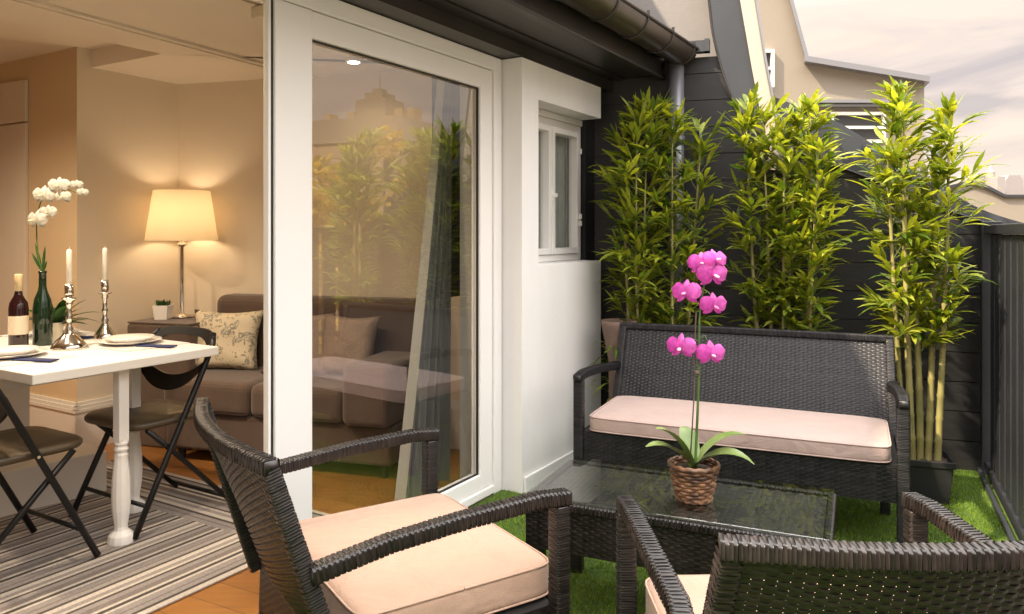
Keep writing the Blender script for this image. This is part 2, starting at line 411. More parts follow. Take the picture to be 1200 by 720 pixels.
def wrapped(name, path, w, h, up, parent, material, pitch=.0062, nu=10):
    S, Lt = sweep(path, w, h, up)
    mb = MB(); weave(mb, S, nu, max(3, int(Lt / pitch)), amp=.0008, fill=.98, per=4, closed=True)
    # solid core just under the strands
    S2, _ = sweep(path, w - .005, h - .005, up)
    u = np.linspace(0, 1, 16, endpoint=False); m = max(4, int(Lt / .05))
    G = np.array([S2(u, np.full_like(u, v)) for v in np.linspace(0, 1, m)])
    o = mb.n; mb.grid(G, closed_v=True)
    mb.f.append(tuple(o + i for i in range(16))); mb.f.append(tuple(o + (m - 1) * 16 + i for i in range(16)))
    return mb.build(name, material, parent, smooth=True)
def panel(name, S, wl, hl, parent, material, back=True, pu=.019, pv=.0082, amp=.0020):
    nu, nv = max(4, int(wl / pu)), max(4, int(hl / pv))
    mb = MB(); weave(mb, S, nu, nv, amp=amp, fill=.97)
    stakes(mb, S, nu, nv)
    o = mb.build(name, material, parent, smooth=True, recalc=False)
    return o

def cushion(name, w, d, h, parent, material, loc, puff=.012, n=26):
    mb = MB()
    def se(x, e): return np.sign(x) * np.abs(x) ** e
    lat = np.linspace(-math.pi / 2, math.pi / 2, n); lon = np.linspace(0, 2 * math.pi, 4 * n, endpoint=False)
    LA, LO = np.meshgrid(lat, lon, indexing='ij')
    cx = se(np.cos(LA), .17); X = cx * se(np.cos(LO), .14) * w / 2; Y = cx * se(np.sin(LO), .14) * d / 2; Z = se(np.sin(LA), .30) * h / 2
    rr = np.clip(1 - (2 * X / w) ** 2, 0, 1) * np.clip(1 - (2 * Y / d) ** 2, 0, 1)
    wr = .0025 * np.sin(X * 23 + Y * 9) * np.sin(Y * 19 - X * 7 + 1)
    Z = Z + np.where(Z > 0, puff * rr ** .6 + wr * rr ** .3, 0)
    mb.grid(np.stack([X, Y, Z], 2), closed_v=True)
    o = mb.build(name, material, parent, smooth=True, loc=loc)
    pp = MB()
    th = np.linspace(0, 2 * math.pi, 260)
    for sz in (-1, 1):
        zz = sz * (h / 2 - .010)
        pts = np.stack([se(np.cos(th), .14) * (w / 2 - .001), se(np.sin(th), .14) * (d / 2 - .001), np.full_like(th, zz)], 1)
        pp.tube(pts, .0030, 6, cap=False)
    pp.build('piping', material, o, smooth=True)
    return o

def seat_unit(root, W, depth, ztop, za, m, cm, cw, seat_top, ch, backw, curve=.045, apron0=.19, post=.045, lean=.15, flare=.08):
    """W: distance between arm centre lines; +y is the way it faces; y = 0 front posts; shifted so the origin is mid-depth"""
    yo = depth / 2
    zs = seat_top - ch                                  # top of the seat deck
    yb = yo - depth + lean                               # back panel foot
    hw = W / 2
    for s in (-1, 1):
        x = s * hw
        wrapped('front_leg', [(x, yo, .0), (x, yo, za - .02)], post, post * .9, (0, 1, 0), root, m)
        pa = [(x, yo + .024, za - .004), (x, yo - .06, za + .004), (x * .99, yo - depth * .40, za - .004), (x * .965, yo - depth * .66, za - .020), ((backw / 2 - .002 + flare * .25) * s, yb - lean * .50 - .018, za - .040)]
        wrapped('armrest', pa, post * .92, .036, (0, 0, 1), root, m)
        wrapped('rear_leg', [(x * .93, yb + .0, 0), (x * .93, yb + .01, zs)], post * .9, post * .85, (0, 1, 0), root, m)
        xs = x * .985
        def SS(u, v, xs=xs): return np.stack([np.full_like(u, xs), yo - .02 - u * (depth - lean - .03), apron0 + v * (zs - apron0)], 1)
        panel('side_panel', SS, depth - lean, zs - apron0, root, m)
    def SF(u, v): return np.stack([(u - .5) * (W - .04), np.full_like(u, yo + .006), apron0 + v * (zs - apron0)], 1)
    panel('front_panel', SF, W, zs - apron0, root, m)
    def SB0(u, v): return np.stack([(u - .5) * (W - .06), np.full_like(u, yb - .012), apron0 + v * (zs + .02 - apron0)], 1)
    panel('rear_panel', SB0, W, zs - apron0, root, m)
    mb = MB(); mb.box((0, (yo + yb) / 2, zs - .016), (W - .03, yo - yb - .01, .03)); mb.box((0, (yo + yb) / 2, (apron0 + zs) / 2 - .01), (W - .07, yo - yb - .07, zs - apron0 - .03))
    mb.build('seat_deck', M['wcore'], root)
    bw = backw / 2
    z0 = zs + .01
    def SB(u, v):
        c = 1 - (2 * u - 1) ** 2
        return np.stack([(u - .5) * (backw - .03 + flare * (1 - v)), yb - .015 - v * lean - curve * c * (.35 + .65 * v), z0 + v * (ztop - z0 - .02)], 1)
    panel('backrest', SB, backw, ztop - z0, root, m)
    uu = np.linspace(0, 1, 15)
    top = SB(uu, np.full_like(uu, 1.0)); top[:, 2] = ztop - .016; top[0, 0] -= .017; top[-1, 0] += .017
    wrapped('top_rail', top, .036, .032, (0, 0, 1), root, m)
    for s in (0, 1):
        vv = np.linspace(0, 1, 6); e = SB(np.full_like(vv, float(s)), vv); e[:, 2] = np.linspace(zs - .04, ztop - .02, 6)
        wrapped('side_rail', e, .036, .036, (0, 1, 0), root, m)
    c = cushion('cushion', cw, yo - yb - .005, ch, root, cm, (0, (yo + yb) / 2 + .022, seat_top - ch / 2))
    return root

# ================================================================== THE PLACE
# ---- far ground, terrace, turf
mb = MB(); mb.add([(-900, -900, -9), (900, -900, -9), (900, 900, -9), (-900, 900, -9)], [(0, 1, 2, 3)])
tag(mb.build('ground', M['groundm']), kind='structure')
rail_a, rail_b = V(2.47, 3.99), V(.95, .68)
rdir = (rail_b - rail_a) / np.linalg.norm(rail_b - rail_a); rdir = V(-.4203, -.9074)
rn = V(rdir[1], -rdir[0]);  rn = rn if rn[0] > 0 else -rn
ter = [fac(-5, -.005, 0)[:2], tuple(ew(-.35, -.1, 0)[:2]), tuple(ew(2.2, -.1, 0)[:2]), tuple(V(2.62, 3.95)), tuple(V(2.62, 3.95) + rdir * 7)]
mb = MB(); mb.slab([tuple(p) for p in ter], -.25, 0.0)
tag(mb.build('terrace', M['turf']), kind='structure')

# turf blades (artificial grass)
def turf():
    poly = np.array([fac(-2.9, .02, 0)[:2], fac(-.01, .02, 0)[:2], fac(0, .135, 0)[:2], fac(.95, .135, 0)[:2], ew(.05, .02, 0)[:2], ew(2.04, .02, 0)[:2], V(2.42, 3.93) + rdir * .06, V(2.42, 3.93) + rdir * 4.0])
    n = 330000
    x = rng.uniform(-1.6, 2.6, n); y = rng.uniform(.9, 4.7, n)
    keep = rng.uniform(0, 1, n) < np.clip(1.15 - .12 * y, .35, 1)
    inside = np.zeros(n, bool); j = len(poly) - 1
    for i in range(len(poly)):
        xi, yi = poly[i]; xj, yj = poly[j]
        c = ((yi > y) != (yj > y)) & (x < (xj - xi) * (y - yi) / (yj - yi + 1e-12) + xi); inside ^= c; j = i
    k = inside & keep; x, y = x[k], y[k]; n = len(x)
    h = rng.uniform(.008, .018, n); a = rng.uniform(0, 2 * math.pi, n); w = rng.uniform(.0012, .002, n)
    la = 2.2 * np.sin(x * 5.3 + 1.7 * np.sin(y * 4.1)) + 1.9 * np.sin(y * 6.7 - x * 2.2) + rng.normal(0, .9, n); lean = rng.uniform(.1, .9, n) * h
    b1 = np.stack([x - np.cos(a) * w, y - np.sin(a) * w, np.zeros(n)], 1); b2 = np.stack([x + np.cos(a) * w, y + np.sin(a) * w, np.zeros(n)], 1)
    tp = np.stack([x + np.cos(la) * lean, y + np.sin(la) * lean, h], 1)
    vs = np.stack([b1, b2, tp], 1).reshape(-1, 3)
    me = bpy.data.meshes.new('grass'); me.vertices.add(3 * n); me.vertices.foreach_set('co', vs.ravel())
    me.loops.add(3 * n); me.loops.foreach_set('vertex_index', np.arange(3 * n)); me.polygons.add(n)
    me.polygons.foreach_set('loop_start', np.arange(0, 3 * n, 3)); me.update(calc_edges=True); me.validate()
    me.materials.append(M['blade'])
    o = bpy.data.objects.new('grass', me); COL.objects.link(o)
    tag(o, 'short green artificial turf covering the terrace floor', 'grass', kind='stuff')
turf()

# ---- interior floor
room = [fac(-5, -.006, 0)[:2], fac(.6, -.006, 0)[:2], (.28, 4.30), rm(0, -.1, 0)[:2], (-2.95, 4.8), (-4.6, 5.8), (-6.4, 2.6)]
mb = MB(); mb.slab([tuple(p) for p in room], -.12, .006)
tag(mb.build('floor', M['oak']), kind='structure')

# ================================================================== the house (walls, eave, door, window)
house = thing('house', 'white walled house with sliding glass door, small window and dark eaves', 'house', fac(-.5, -.3, 0))
HO = np.array(house.location)
HM = {}
def hb(mb, name, m, parent=None, **kw):
    """build in world coordinates under the house empty"""
    mb.v = [v - HO for v in mb.v]
    return mb.build(name, m, parent or house, **kw)

# white projecting wall round the window: lower part, left pier, lintel
n0, n1 = -.10, .11
mb = MB(); tE = .907
mb.hexa(fac, 0, tE, n0, n1, .0, 1.085)
mb.hexa(fac, 0, .163, n0, n1, 1.085, 1.906)
mb.hexa(fac, 0, tE, n0, n1, 1.906, 2.085)
bmx = MB()
outline = [(0, 0), (tE, 0), (tE, 1.085), (.163, 1.085), (.163, 1.906), (tE, 1.906), (tE, 2.085), (0, 2.085)]
bmx.prism(outline, lambda a, c, k: fac(a, n1 if k else n0, c))
hb(bmx, 'wall', M['plaster'])
mb = MB(); mb.hexa(fac, .014, tE - .001, n1 + .001, n1 + .014, .0, .075)
hb(mb, 'skirting', M['plaster'], bevel=.004)
mb = MB(); mb.hexa(fac, -5, -2.72, -.16, .05, 0, 2.3); hb(mb, 'wall', M['plaster'])
# wall above the doors and behind the eave
mb = MB(); mb.hexa(fac, -5, 1.3, -.14, -.012, 2.09, 3.2); hb(mb, 'upper_wall', M['soffit'])
mb = MB(); mb.hexa(fac, .94, 1.10, -.3, -.004, 0, 2.10); hb(mb, 'corner_wall', M['board'])
# lower storeys
mb = MB(); mb.slab([tuple(p) for p in (fac(-5, .0, 0)[:2], fac(1.2, 0, 0)[:2], fac(1.2, -5, 0)[:2], fac(-5, -5, 0)[:2])], -8.9, -.27); hb(mb, 'lower_wall', M['cream'])
# room walls
rw = MB()
def wall_seg(mb, a, b, z0, z1, th=.1):
    a = np.asarray(a, float)[:2]; b = np.asarray(b, float)[:2]; d = (b - a) / np.linalg.norm(b - a); n = V(-d[1], d[0]) * th
    mb.prism([(a[0], a[1]), (b[0], b[1]), (b[0] + n[0], b[1] + n[1]), (a[0] + n[0], a[1] + n[1])], lambda x, y, k: V(x, y, z1 if k else z0))
ZC = 2.20
cB = RO; cA = V(-2.47, 4.36); cP = V(-2.90, 4.62)
bw_end = rm(2.209, 0, 0)[:2]
wall_seg(rw, bw_end, cB, 0, 2.4, -.1)
def mitre(mb, a, b, z1, at_b):
    d = (b - a) / np.linalg.norm(b - a); n = V(d[1], -d[0]) * .1
    P = [a, b, b + n - (d * .12 if at_b else 0), a + n + (0 if at_b else d * .12)]
    mb.prism([tuple(q) for q in P], lambda x, y, k: V(x, y, z1 if k else 0))
mitre(rw, cB, cA, 2.4, True)
hb(rw, 'room_wall', M['roomwall'])
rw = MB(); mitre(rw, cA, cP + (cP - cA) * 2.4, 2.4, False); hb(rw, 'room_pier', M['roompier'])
rw = MB(); wall_seg(rw, V(-3.93, 5.24), V(-6.4, 2.6), 0, 2.4); wall_seg(rw, V(-6.4, 2.6), fac(-5, -.1, 0), 0, 2.4); hb(rw, 'room_wall', M['roomwall'])
# skirting with moulded top
sk = MB()
for a, b in ((cB, cA), (cA, cP), (bw_end, cB)):
    a = np.asarray(a); b = np.asarray(b); d = (b - a) / np.linalg.norm(b - a); n = V(-d[1], d[0])
    for th, z0, z1 in ((.022, 0.0, .225), (.030, .226, .243), (.024, .244, .262), (.014, .263, .282)):
        a2 = a - d * 0; b2 = b + d * (th if b is cA else 0); a3 = a2 - d * (th if a is cA else 0)
        sk.prism([tuple(a3 + n * .001), tuple(b2 + n * .001), tuple(b2 + n * th), tuple(a3 + n * th)], lambda x, y, k, z0=z0, z1=z1: V(x, y, z1 if k else z0))
hb(sk, 'skirting', M['skirt'])
# ceiling: lower plane with a raised bay over the kitchen side and a moulded strip
ce = MB()
zc2 = ZC + .10
L0 = V(-2.05, 2.75); Ld = FT
bayA = V(-2.27, 3.41); bayB = V(-1.87, 4.10)
out = [tuple(p[:2]) for p in (fac(-5, -.13, 0), fac(.75, -.13, 0), rm(2.6, -.15, 0), rm(-.1, -.15, 0))]
def below(pts, z0, z1):
    ce.slab([tuple(map(float, p)) for p in pts], z0, z1)
e0 = bayB - FT * 6; e1 = bayB
below([fac(-5, -.13, 0)[:2], fac(.9, -.13, 0)[:2], rm(2.6, -.2, 0)[:2], bayB + FT * 1.2, e1, e0], ZC, ZC + .25)
fB = bayB - FN * 3.0
below([e1, bayB + FT * 1.2, bayB + FT * 1.2 - FN * 3.4, fB + FT * 0], ZC, ZC + .25)
below([e0 - FT * .05, e1 + FT * .05, fB + FT * .05, fB - FT * 6], zc2, zc2 + .2)
hb(ce, 'ceiling', M['ceil'])
cm_ = MB()
sA, sB = V(-1.96, 3.21), V(-1.38, 4.42)
sd = (sB - sA) / np.linalg.norm(sB - sA); sn_ = V(sd[1], -sd[0])
for w0, w1, z in ((-.05, -.02, ZC - .012), (-.018, .018, ZC - .006), (.02, .04, ZC - .014)):
    a = sA - sd * 4; b = sB + sd * .45
    cm_.slab([tuple(a + sn_ * w0), tuple(b + sn_ * w0), tuple(b + sn_ * w1), tuple(a + sn_ * w1)], z, ZC - .0005)
hb(cm_, 'ceiling_moulding', M['ceil'])
# curtain track
ct = MB(); o = .50
for k in (0, 1):
    ct.hexa(fac, -5, -.98, -o - .05 + k * .055, -o - .02 + k * .055, 2.165, 2.1985)
tr_ = hb(ct, 'curtain_track', M['mixer'])
ct = MB(); ct.hexa(fac, -1.045, -1.0, -o - .055, -o + .04, 2.115, 2.163); hb(ct, 'track_end', M['mixer'], tr_, bevel=.004)

# eave: soffit, lip, fascia, roof, gutter, downpipe
t0, t1 = -6, .90
def end_t(n):          # where a line at outward distance n meets the end wall
    A = np.array([[FT[0], -ET[0]], [FT[1], -ET[1]]]); b = EO - (FO + FN * n)
    return float(np.linalg.solve(A, b)[0])
ev = MB(); ev.hexa(fac, t0, end_t(.1) - .03, .113, .19, 2.150, 2.175); ev.hexa(fac, t0, end_t(.25) - .05, .194, .385, 2.158, 2.18)
ev.hexa(fac, t0, end_t(0) - .0, -.008, .111, 2.089, 2.176)
hb(ev, 'soffit', M['soffit'])
ev = MB(); ev.hexa(fac, t0, end_t(.39) - .03, .386, .41, 2.135, 2.31); ev.hexa(fac, t0, end_t(.39) - .035, .405, .425, 2.135, 2.150); hb(ev, 'fascia', M['soffit'], bevel=.003)
ev = MB()
te = end_t(.5) - .05
ev.prism([(.36, 2.315), (.46, 2.315), (-1.2, 4.3), (-1.3, 4.3)], lambda a, c, k: fac(te if k else t0, a, c)); hb(ev, 'roof', M['slate'])
g = MB(); gr, gc, gz = .088, .515, 2.295
th = np.linspace(R(-180), 0, 17)
te = end_t(.52) - .04
rows = []
for t in np.linspace(t0, te, 40): rows.append([fac(t, gc + gr * math.cos(a), gz + gr * math.sin(a)) for a in th])
g.grid(np.array(rows))
rows = []
for t in np.linspace(t0, te, 40): rows.append([fac(t, gc + (gr - .004) * math.cos(a), gz + (gr - .004) * math.sin(a)) for a in th])
g.grid(np.array(rows))
g.tube([fac(t0, gc + gr, gz + .004), fac(te, gc + gr, gz + .004)], .010, 8)
o = g.n; ring = [fac(te, gc + gr * math.cos(a), gz + gr * math.sin(a)) for a in th]; g.add(ring, [tuple(range(len(ring)))])
gut = hb(g, 'gutter', M['gutter'], smooth=True, recalc=True)
for t in np.arange(te - .06, -1.6, -.36):
    g = MB(); g.tube([fac(t, gc + (gr + .003) * math.cos(a), gz + (gr + .003) * math.sin(a)) for a in th] + [fac(t, gc + gr + .004, gz + .02)], .005, 6)
    g.box(fac(t, gc + gr + .002, gz + .02), (.014, .014, .02))
    hb(g, 'gutter_bracket', M['soffit'], gut)
g = MB(); dp = at_depth(792, 90, 4.42)[:2]
g.tube([V(dp[0], dp[1], 2.24), V(dp[0], dp[1], 1.0), V(dp[0], dp[1], .05)], .047, 16); g.lathe([(.052, 0), (.052, .05)], (dp[0], dp[1], 1.75), 16)
hb(g, 'downpipe', M['pipe'], smooth=True)

# sliding door: fixed frame, leaf frame with glass, open bay to its left
dr = MB()
tL, tR, zT, zB = -1.4225, 0.0, 2.086, .0
dr.hexa(fac, tL, -.012, -.10, 0, 2.02, zT)            # head
dr.hexa(fac, -.075, -.006, -.10, .002, .0, zT - .001)          # right jamb
dr.hexa(fac, tL + .012, -.076, -.06, .003, 0.007, .045)          # sill rail
dr.hexa(fac, tL - 1.35, tL - .002, -.10, 0, 2.02, zT)
df = hb(dr, 'door_frame', M['upvc'], bevel=.004)
def frame_pts(t0, t1, z0, z1, w, n0, n1, mb):
    mb.hexa(fac, t0, t0 + w, n0, n1, z0, z1); mb.hexa(fac, t1 - w, t1, n0, n1, z0, z1)
    mb.hexa(fac, t0 + w, t1 - w, n0, n1, z0, z0 + w); mb.hexa(fac, t0 + w, t1 - w, n0, n1, z1 - w, z1)
lf = MB()
sn0, sn1 = -.062, -.008
lf.hexa(fac, tL + .012, -1.245, sn0, sn1 + .006, .046, 2.018); lf.hexa(fac, -.179, -.077, sn0, sn1, .046, 2.018)
lf.hexa(fac, -1.245, -.179, sn0, sn1, .046, .118); lf.hexa(fac, -1.245, -.179, sn0, sn1, 1.922, 2.018)
leaf = hb(lf, 'sliding_door', M['upvc'], bevel=.005)
g = MB()
frame_pts(-1.247, -.177, .116, 1.924, .008, sn1 - .022, sn1 - .012, g); hb(g, 'gasket', M['black'], leaf)
g = MB(); g.hexa(fac, -1.242, -.182, sn1 - .034, sn1 - .026, .121, 1.919); hb(g, 'glass_pane', M['pane'], leaf)
# the stacked leading edge seen as a thin white post with a dark brush seal
g = MB(); g.hexa(fac, tL + .0015, tL + .011, -.022, -.012, .046, 2.018); hb(g, 'brush_seal', M['black'], leaf)
g = MB(); g.hexa(fac, tL - .009, tL + .001, -.026, -.012, .046, 2.018); hb(g, 'edge_post', M['upvc'], leaf)
# inner reveal at the right of the door
g = MB(); g.hexa(fac, -.09, -.03, -.19, -.103, .007, 2.195); hb(g, 'reveal', M['sheer'], bevel=.004)
g = MB(); wall_seg(g, fac(.10, -.125, 0), bw_end, .007, 2.195, .03); hb(g, 'inner_wall', M['roomwall'])

# window in the recess
w = MB(); wn0, wn1 = -.085, -.03
frame_pts(.165, .93, 1.087, 1.87, .038, wn0, wn1, w); w.hexa(fac, .165, .93, wn0 - .001, wn1 + .012, 1.871, 1.904)
win = hb(w, 'window', M['upvc'], bevel=.003)
w = MB()
for a, b in ((.205, .5455), (.5515, .890)): frame_pts(a, b, 1.127, 1.830, .033, wn0 + .012, wn1 + .014, w)
hb(w, 'window_sash', M['upvc'], win, bevel=.004)
w = MB()
for a, b in ((.236, .514), (.583, .859)): w.hexa(fac, a, b, wn1 - .03, wn1 - .024, 1.158, 1.799)
hb(w, 'window_pane', M['pane'], win)
w = MB(); w.box(fac(.548, wn1 + .018, 1.45), (.014, .008, .06)); w.hexa(fac, .542, .554, wn1 + .015, wn1 + .045, 1.44, 1.46); hb(w, 'window_handle', M['upvc'], win, bevel=.003)
for z in (1.30, 1.34, 1.72):
    w = MB(); w.tube([fac(.885, wn1 + .02, z - .015), fac(.885, wn1 + .02, z + .015)], .009, 8); hb(w, 'hinge', M['upvc'], win)
w = MB()
tt = np.linspace(.2, .92, 90); rows = []
for z in (1.12, 1.84): rows.append([fac(t, -.112 + .010 * math.sin(t * 75) + .006 * math.sin(t * 31), z) for t in tt])
w.grid(np.array(rows)); hb(w, 'net_curtain', M['netc'], win, smooth=True)
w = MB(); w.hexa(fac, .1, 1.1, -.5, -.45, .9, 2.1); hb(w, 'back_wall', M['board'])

# grey curtain pulled back behind the glass
cu = thing('curtain', 'grey curtain hanging behind the glass door, pale along its slanted edge', 'curtain', fac(-.3, -.25, 0))
c0 = np.array(cu.location)
def curtain_pt(q, z):
    k = (2.12 - z) / 2.1
    tl = -.165 - .33 * k ** 1.1
    t = tl + q * (-.055 - tl)
    return fac(t, -.235 - .05 * q + (.020 + .010 * k) * math.sin(q * 30) + .012 * math.sin(q * 71), z) - c0
rows = [[curtain_pt(q, z) for q in np.linspace(.02, 1, 120)] for z in np.linspace(.03, 2.12, 14)]
mb = MB(); mb.grid(np.array(rows)); mb.build('drape', M['curtain'], cu, smooth=True)
rows = [[curtain_pt(q, z) + np.append(FN * .004, 0) for q in np.linspace(-.02, .015, 5)] for z in np.linspace(.03, 2.12, 14)]
mb = MB(); mb.grid(np.array(rows)); mb.build('edge_band', M['hem'], cu, smooth=True)

# ceiling spotlights: one seen through the glass, three unseen ones added as fill
def spot(x, y, e, label, zc=None):
    t = thing('ceiling_light', label, 'light', (x, y, ZC if zc is None else zc), 0, 'ceiling spotlights')
    mb = MB(); mb.lathe([(.045, -.001), (.048, -.012), (.036, -.018)], n=20); mb.build('trim_ring', M['white'], t, smooth=True)
    mb = MB(); mb.lathe([(.001, -.024), (.022, -.0235), (.033, -.0195)], n=16); mb.build('lit_lens', M['bulb'], t)
    l = bpy.data.lights.new('spot_glow', 'SPOT'); l.energy = e; l.color = (1, .79, .56); l.spot_size = R(150); l.spot_blend = .8; l.shadow_soft_size = .05
    lo = bpy.data.objects.new('spot_glow', l); COL.objects.link(lo); lo.parent = t; lo.location = (0, 0, -.03)
spot(-.87, 4.22, 3.5, 'small bright ceiling spotlight seen through the glass door')
spot(-2.0, 2.9, 48, 'added unseen fill spotlight over the dining table')  # added lamp, lifts the room brightness from outside the view
spot(-1.25, 2.75, 40, 'added unseen fill spotlight just inside the open door')  # added lamp, unseen fill for the walls near the door
spot(-3.1, 3.3, 56, 'added unseen fill spotlight before the cupboards', ZC + .10)  # added lamp, unseen fill for the dark pier and cupboard

# ================================================================== end wall, its zinc verge and the neighbours
wallT = thing('boundary_wall', 'black horizontal board wall behind the bamboo with grey metal verge', 'wall', ew(.9, 0, 0))
W0 = np.array(wallT.location)
def wb(mb, name, m, **kw):
    mb.v = [v - W0 for v in mb.v]; return mb.build(name, m, wallT, **kw)
def spl(pts, n=6):
    pts = [np.array(p, float) for p in pts]; outp = []
    for i in range(len(pts) - 1):
        p0, p1, p2, p3 = pts[max(i - 1, 0)], pts[i], pts[i + 1], pts[min(i + 2, len(pts) - 1)]
        for k in range(n):
            t = k / n
            outp.append(.5 * ((2 * p1) + (-p0 + p2) * t + (2 * p0 - 5 * p1 + 4 * p2 - p3) * t * t + (-p0 + 3 * p1 - 3 * p2 + p3) * t ** 3))
    outp.append(pts[-1]); return outp
low = spl([on_end(*p) for p in ((824, -40), (831, 0), (838, 50), (856, 108), (882, 146), (915, 170), (955, 186), (1000, 202), (1060, 226), (1110, 246), (1160, 262), (1230, 276))])
upp = spl([on_end(*p) for p in ((860, -40), (867, 0), (879, 70), (894, 106), (927, 122), (973, 140), (1005, 158), (1060, 195), (1110, 224), (1150, 246), (1200, 262), (1235, 268))])
# boards: each row clipped against the verge curve
ls = np.array(low); zt = 2.262
def s_at(z):
    zz = ls[::-1, 1]; ss = ls[::-1, 0]
    return float(np.interp(z, zz, ss))
bh = .155
bd = MB(); z = 0.0
while z < zt:
    z1 = min(z + bh - .005, zt)
    zs_ = np.linspace(z, z1, 5)
    pts = [(-.40, z)] + [(min(s_at(q) + .03, 2.10), q) for q in zs_] + [(-.40, z1)]
    bd.prism(pts, lambda a, c, k: ew(a, .0 if k else -.03, c))
    z += bh
wb(bd, 'boarding', M['board'])
bk = MB(); pts = [(-.4, 0)] + [(min(s_at(q), 2.10), q) for q in np.linspace(0, zt, 24)] + [(-.4, zt)]
bk.prism(pts, lambda a, c, k: ew(a, -.012 if k else -.10, c)); wb(bk, 'backing', M['black'])
vg = MB()
n_ = len(low); P = []
for i in range(n_):
    a, b = low[i], upp[i]
    P.append([ew(a[0], .022, a[1]), ew(b[0], .022, b[1]), ew(b[0], -.13, b[1]), ew(a[0], -.13, a[1])])
vg.grid(np.array(P), closed_v=True); wb(vg, 'verge_sheet', M['zinc'])
vl = MB(); vl.tube([ew(a[0] - .003, .024, a[1]) for a in low], .006, 6); wb(vl, 'verge_edge', M['soffit'])
cp = MB(); s0, z0 = on_end(770, 60); s1, z1 = on_end(836, 58)
cp.hexa(ew, s0 - .6, s1 - .02, .0, .06, z0 - .035, z0 + .03); cp.hexa(ew, s1 - .045, s1 - .018, .0, .068, z0 - .035, z0 + .036); wb(cp, 'coping', M['zinc'])
# corner post at the railing
# grey rendered wall above / behind the coping and cream strip beside the verge
nb = thing('neighbour_house', 'grey and cream rendered neighbouring house rising behind the black board wall', 'house', ew(.6, -.6, 0))
N0 = np.array(nb.location)
def nbb(mb, name, m, **kw):
    mb.v = [v - N0 for v in mb.v]; return mb.build(name, m, nb, **kw)
mb = MB(); mb.hexa(ew, -2.0, on_end(850, 20)[0], -.55, -.14, -8.9, 5.2); nbb(mb, 'wall', M['greyrender'])
mb = MB()
right = spl([on_end(*p) for p in ((874, -60), (884, 0), (896, 75), (903, 112), (912, 160), (920, 200))], 5); left = spl([on_end(*p) for p in ((857, -60), (867, 0), (880, 75), (887, 112), (896, 160), (903, 200))], 5)
mb.prism(left + right[::-1], lambda a, c, k: ew(a, .05 if k else -.52, c)); nbb(mb, 'cream_wall', M['cream'])
mb = MB(); mb.tube([ew(a[0] + .006, .052, a[1]) for a in right], .009, 6); nbb(mb, 'edge_trim', M['roofmetal'])

# beige neighbouring house
D2 = 9.0
bh_ = thing('beige_house', 'beige rendered house with a stepped sloping roofline beyond the wall', 'house', at_depth(980, 272, D2) * V(1, 1, 0))
B0 = np.array(bh_.location)
def bb(mb, name, m, parent=None, **kw):
    mb.v = [v - B0 for v in mb.v]; return mb.build(name, m, parent or bh_, **kw)
def bp(px, py, k=0): return at_depth(px, py, D2) + V(.35 * k, 1.0 * k, 0)
ol = [(840, -70), (908, -70), (925, 0), (945, 72), (1083, 96), (1083, 330), (840, 330)]
mb = MB(); mb.prism(ol, lambda a, c, k: bp(a, c, 3.0 if k else 0)); bb(mb, 'wall', M['beige'])
mb = MB(); mb.slab([tuple(bp(840, 0)[:2]), tuple(bp(1083, 0)[:2]), tuple(bp(1083, 0, 3)[:2]), tuple(bp(840, 0, 3)[:2])], -8.9, .60); bb(mb, 'lower_wall', M['beige'])
mb = MB()
def strip(mb, a, b, w0, w1, f0, f1):
    mb.prism([(a[0], a[1] - w0), (b[0], b[1] - w0), (b[0], b[1] + w1), (a[0], a[1] + w1)], lambda x, y, k: at_depth(x, y, D2) + V(.35 * (f1 if k else f0), f1 if k else f0, 0))
strip(mb, (942.5, 72), (1087, 96), 3.5, 3, -.15, 3.0); bb(mb, 'roof_edge', M['roofmetal'])
mb = MB(); mb.prism([(906, -70), (910, -70), (948.5, 72), (944, 72)], lambda x, y, k: at_depth(x, y, D2) + V(.35 * (3 if k else -.08), 3.0 if k else -.08, 0)); bb(mb, 'verge', M['roofmetal'])
def bwin(x0, x1, y0, y1, name='window'):
    a = at_depth(x0, y1, D2 - .02); b = at_depth(x1, y0, D2 - .02); fw = .035
    f = MB()
    for (u0, u1, v0, v1) in ((a[0], b[0], a[2], a[2] + fw), (a[0], b[0], b[2] - fw, b[2]), (a[0], a[0] + fw, a[2] + fw, b[2] - fw), (b[0] - fw, b[0], a[2] + fw, b[2] - fw), (a[0] + fw, b[0] - fw, (a[2] + b[2]) / 2 - .015, (a[2] + b[2]) / 2 + .015)):
        f.box(((u0 + u1) / 2, D2 - .03, (v0 + v1) / 2), (u1 - u0, .07, v1 - v0))
    fo = bb(f, name, M['white'])
    p = MB(); p.box(((a[0] + b[0]) / 2, D2 - .012, (a[2] + b[2]) / 2), (b[0] - a[0] - 2 * fw + .01, .02, b[2] - a[2] - 2 * fw + .01)); bb(p, 'window_pane', M['dkglass'], fo)
bwin(886, 906, 59, 103)
bwin(972, 1036, 132, 168)
mb = MB(); a = at_depth(955, 122, D2 - .06); b = at_depth(1040, 118, D2 - .06); mb.box(((a[0] + b[0]) / 2, D2 - .06, a[2] + .02), (b[0] - a[0], .16, .035)); mb.box(((a[0] + b[0]) / 2, D2 - .04, a[2] - .02), (b[0] - a[0] - .05, .1, .03)); bb(mb, 'window_hood', M['roofmetal'])

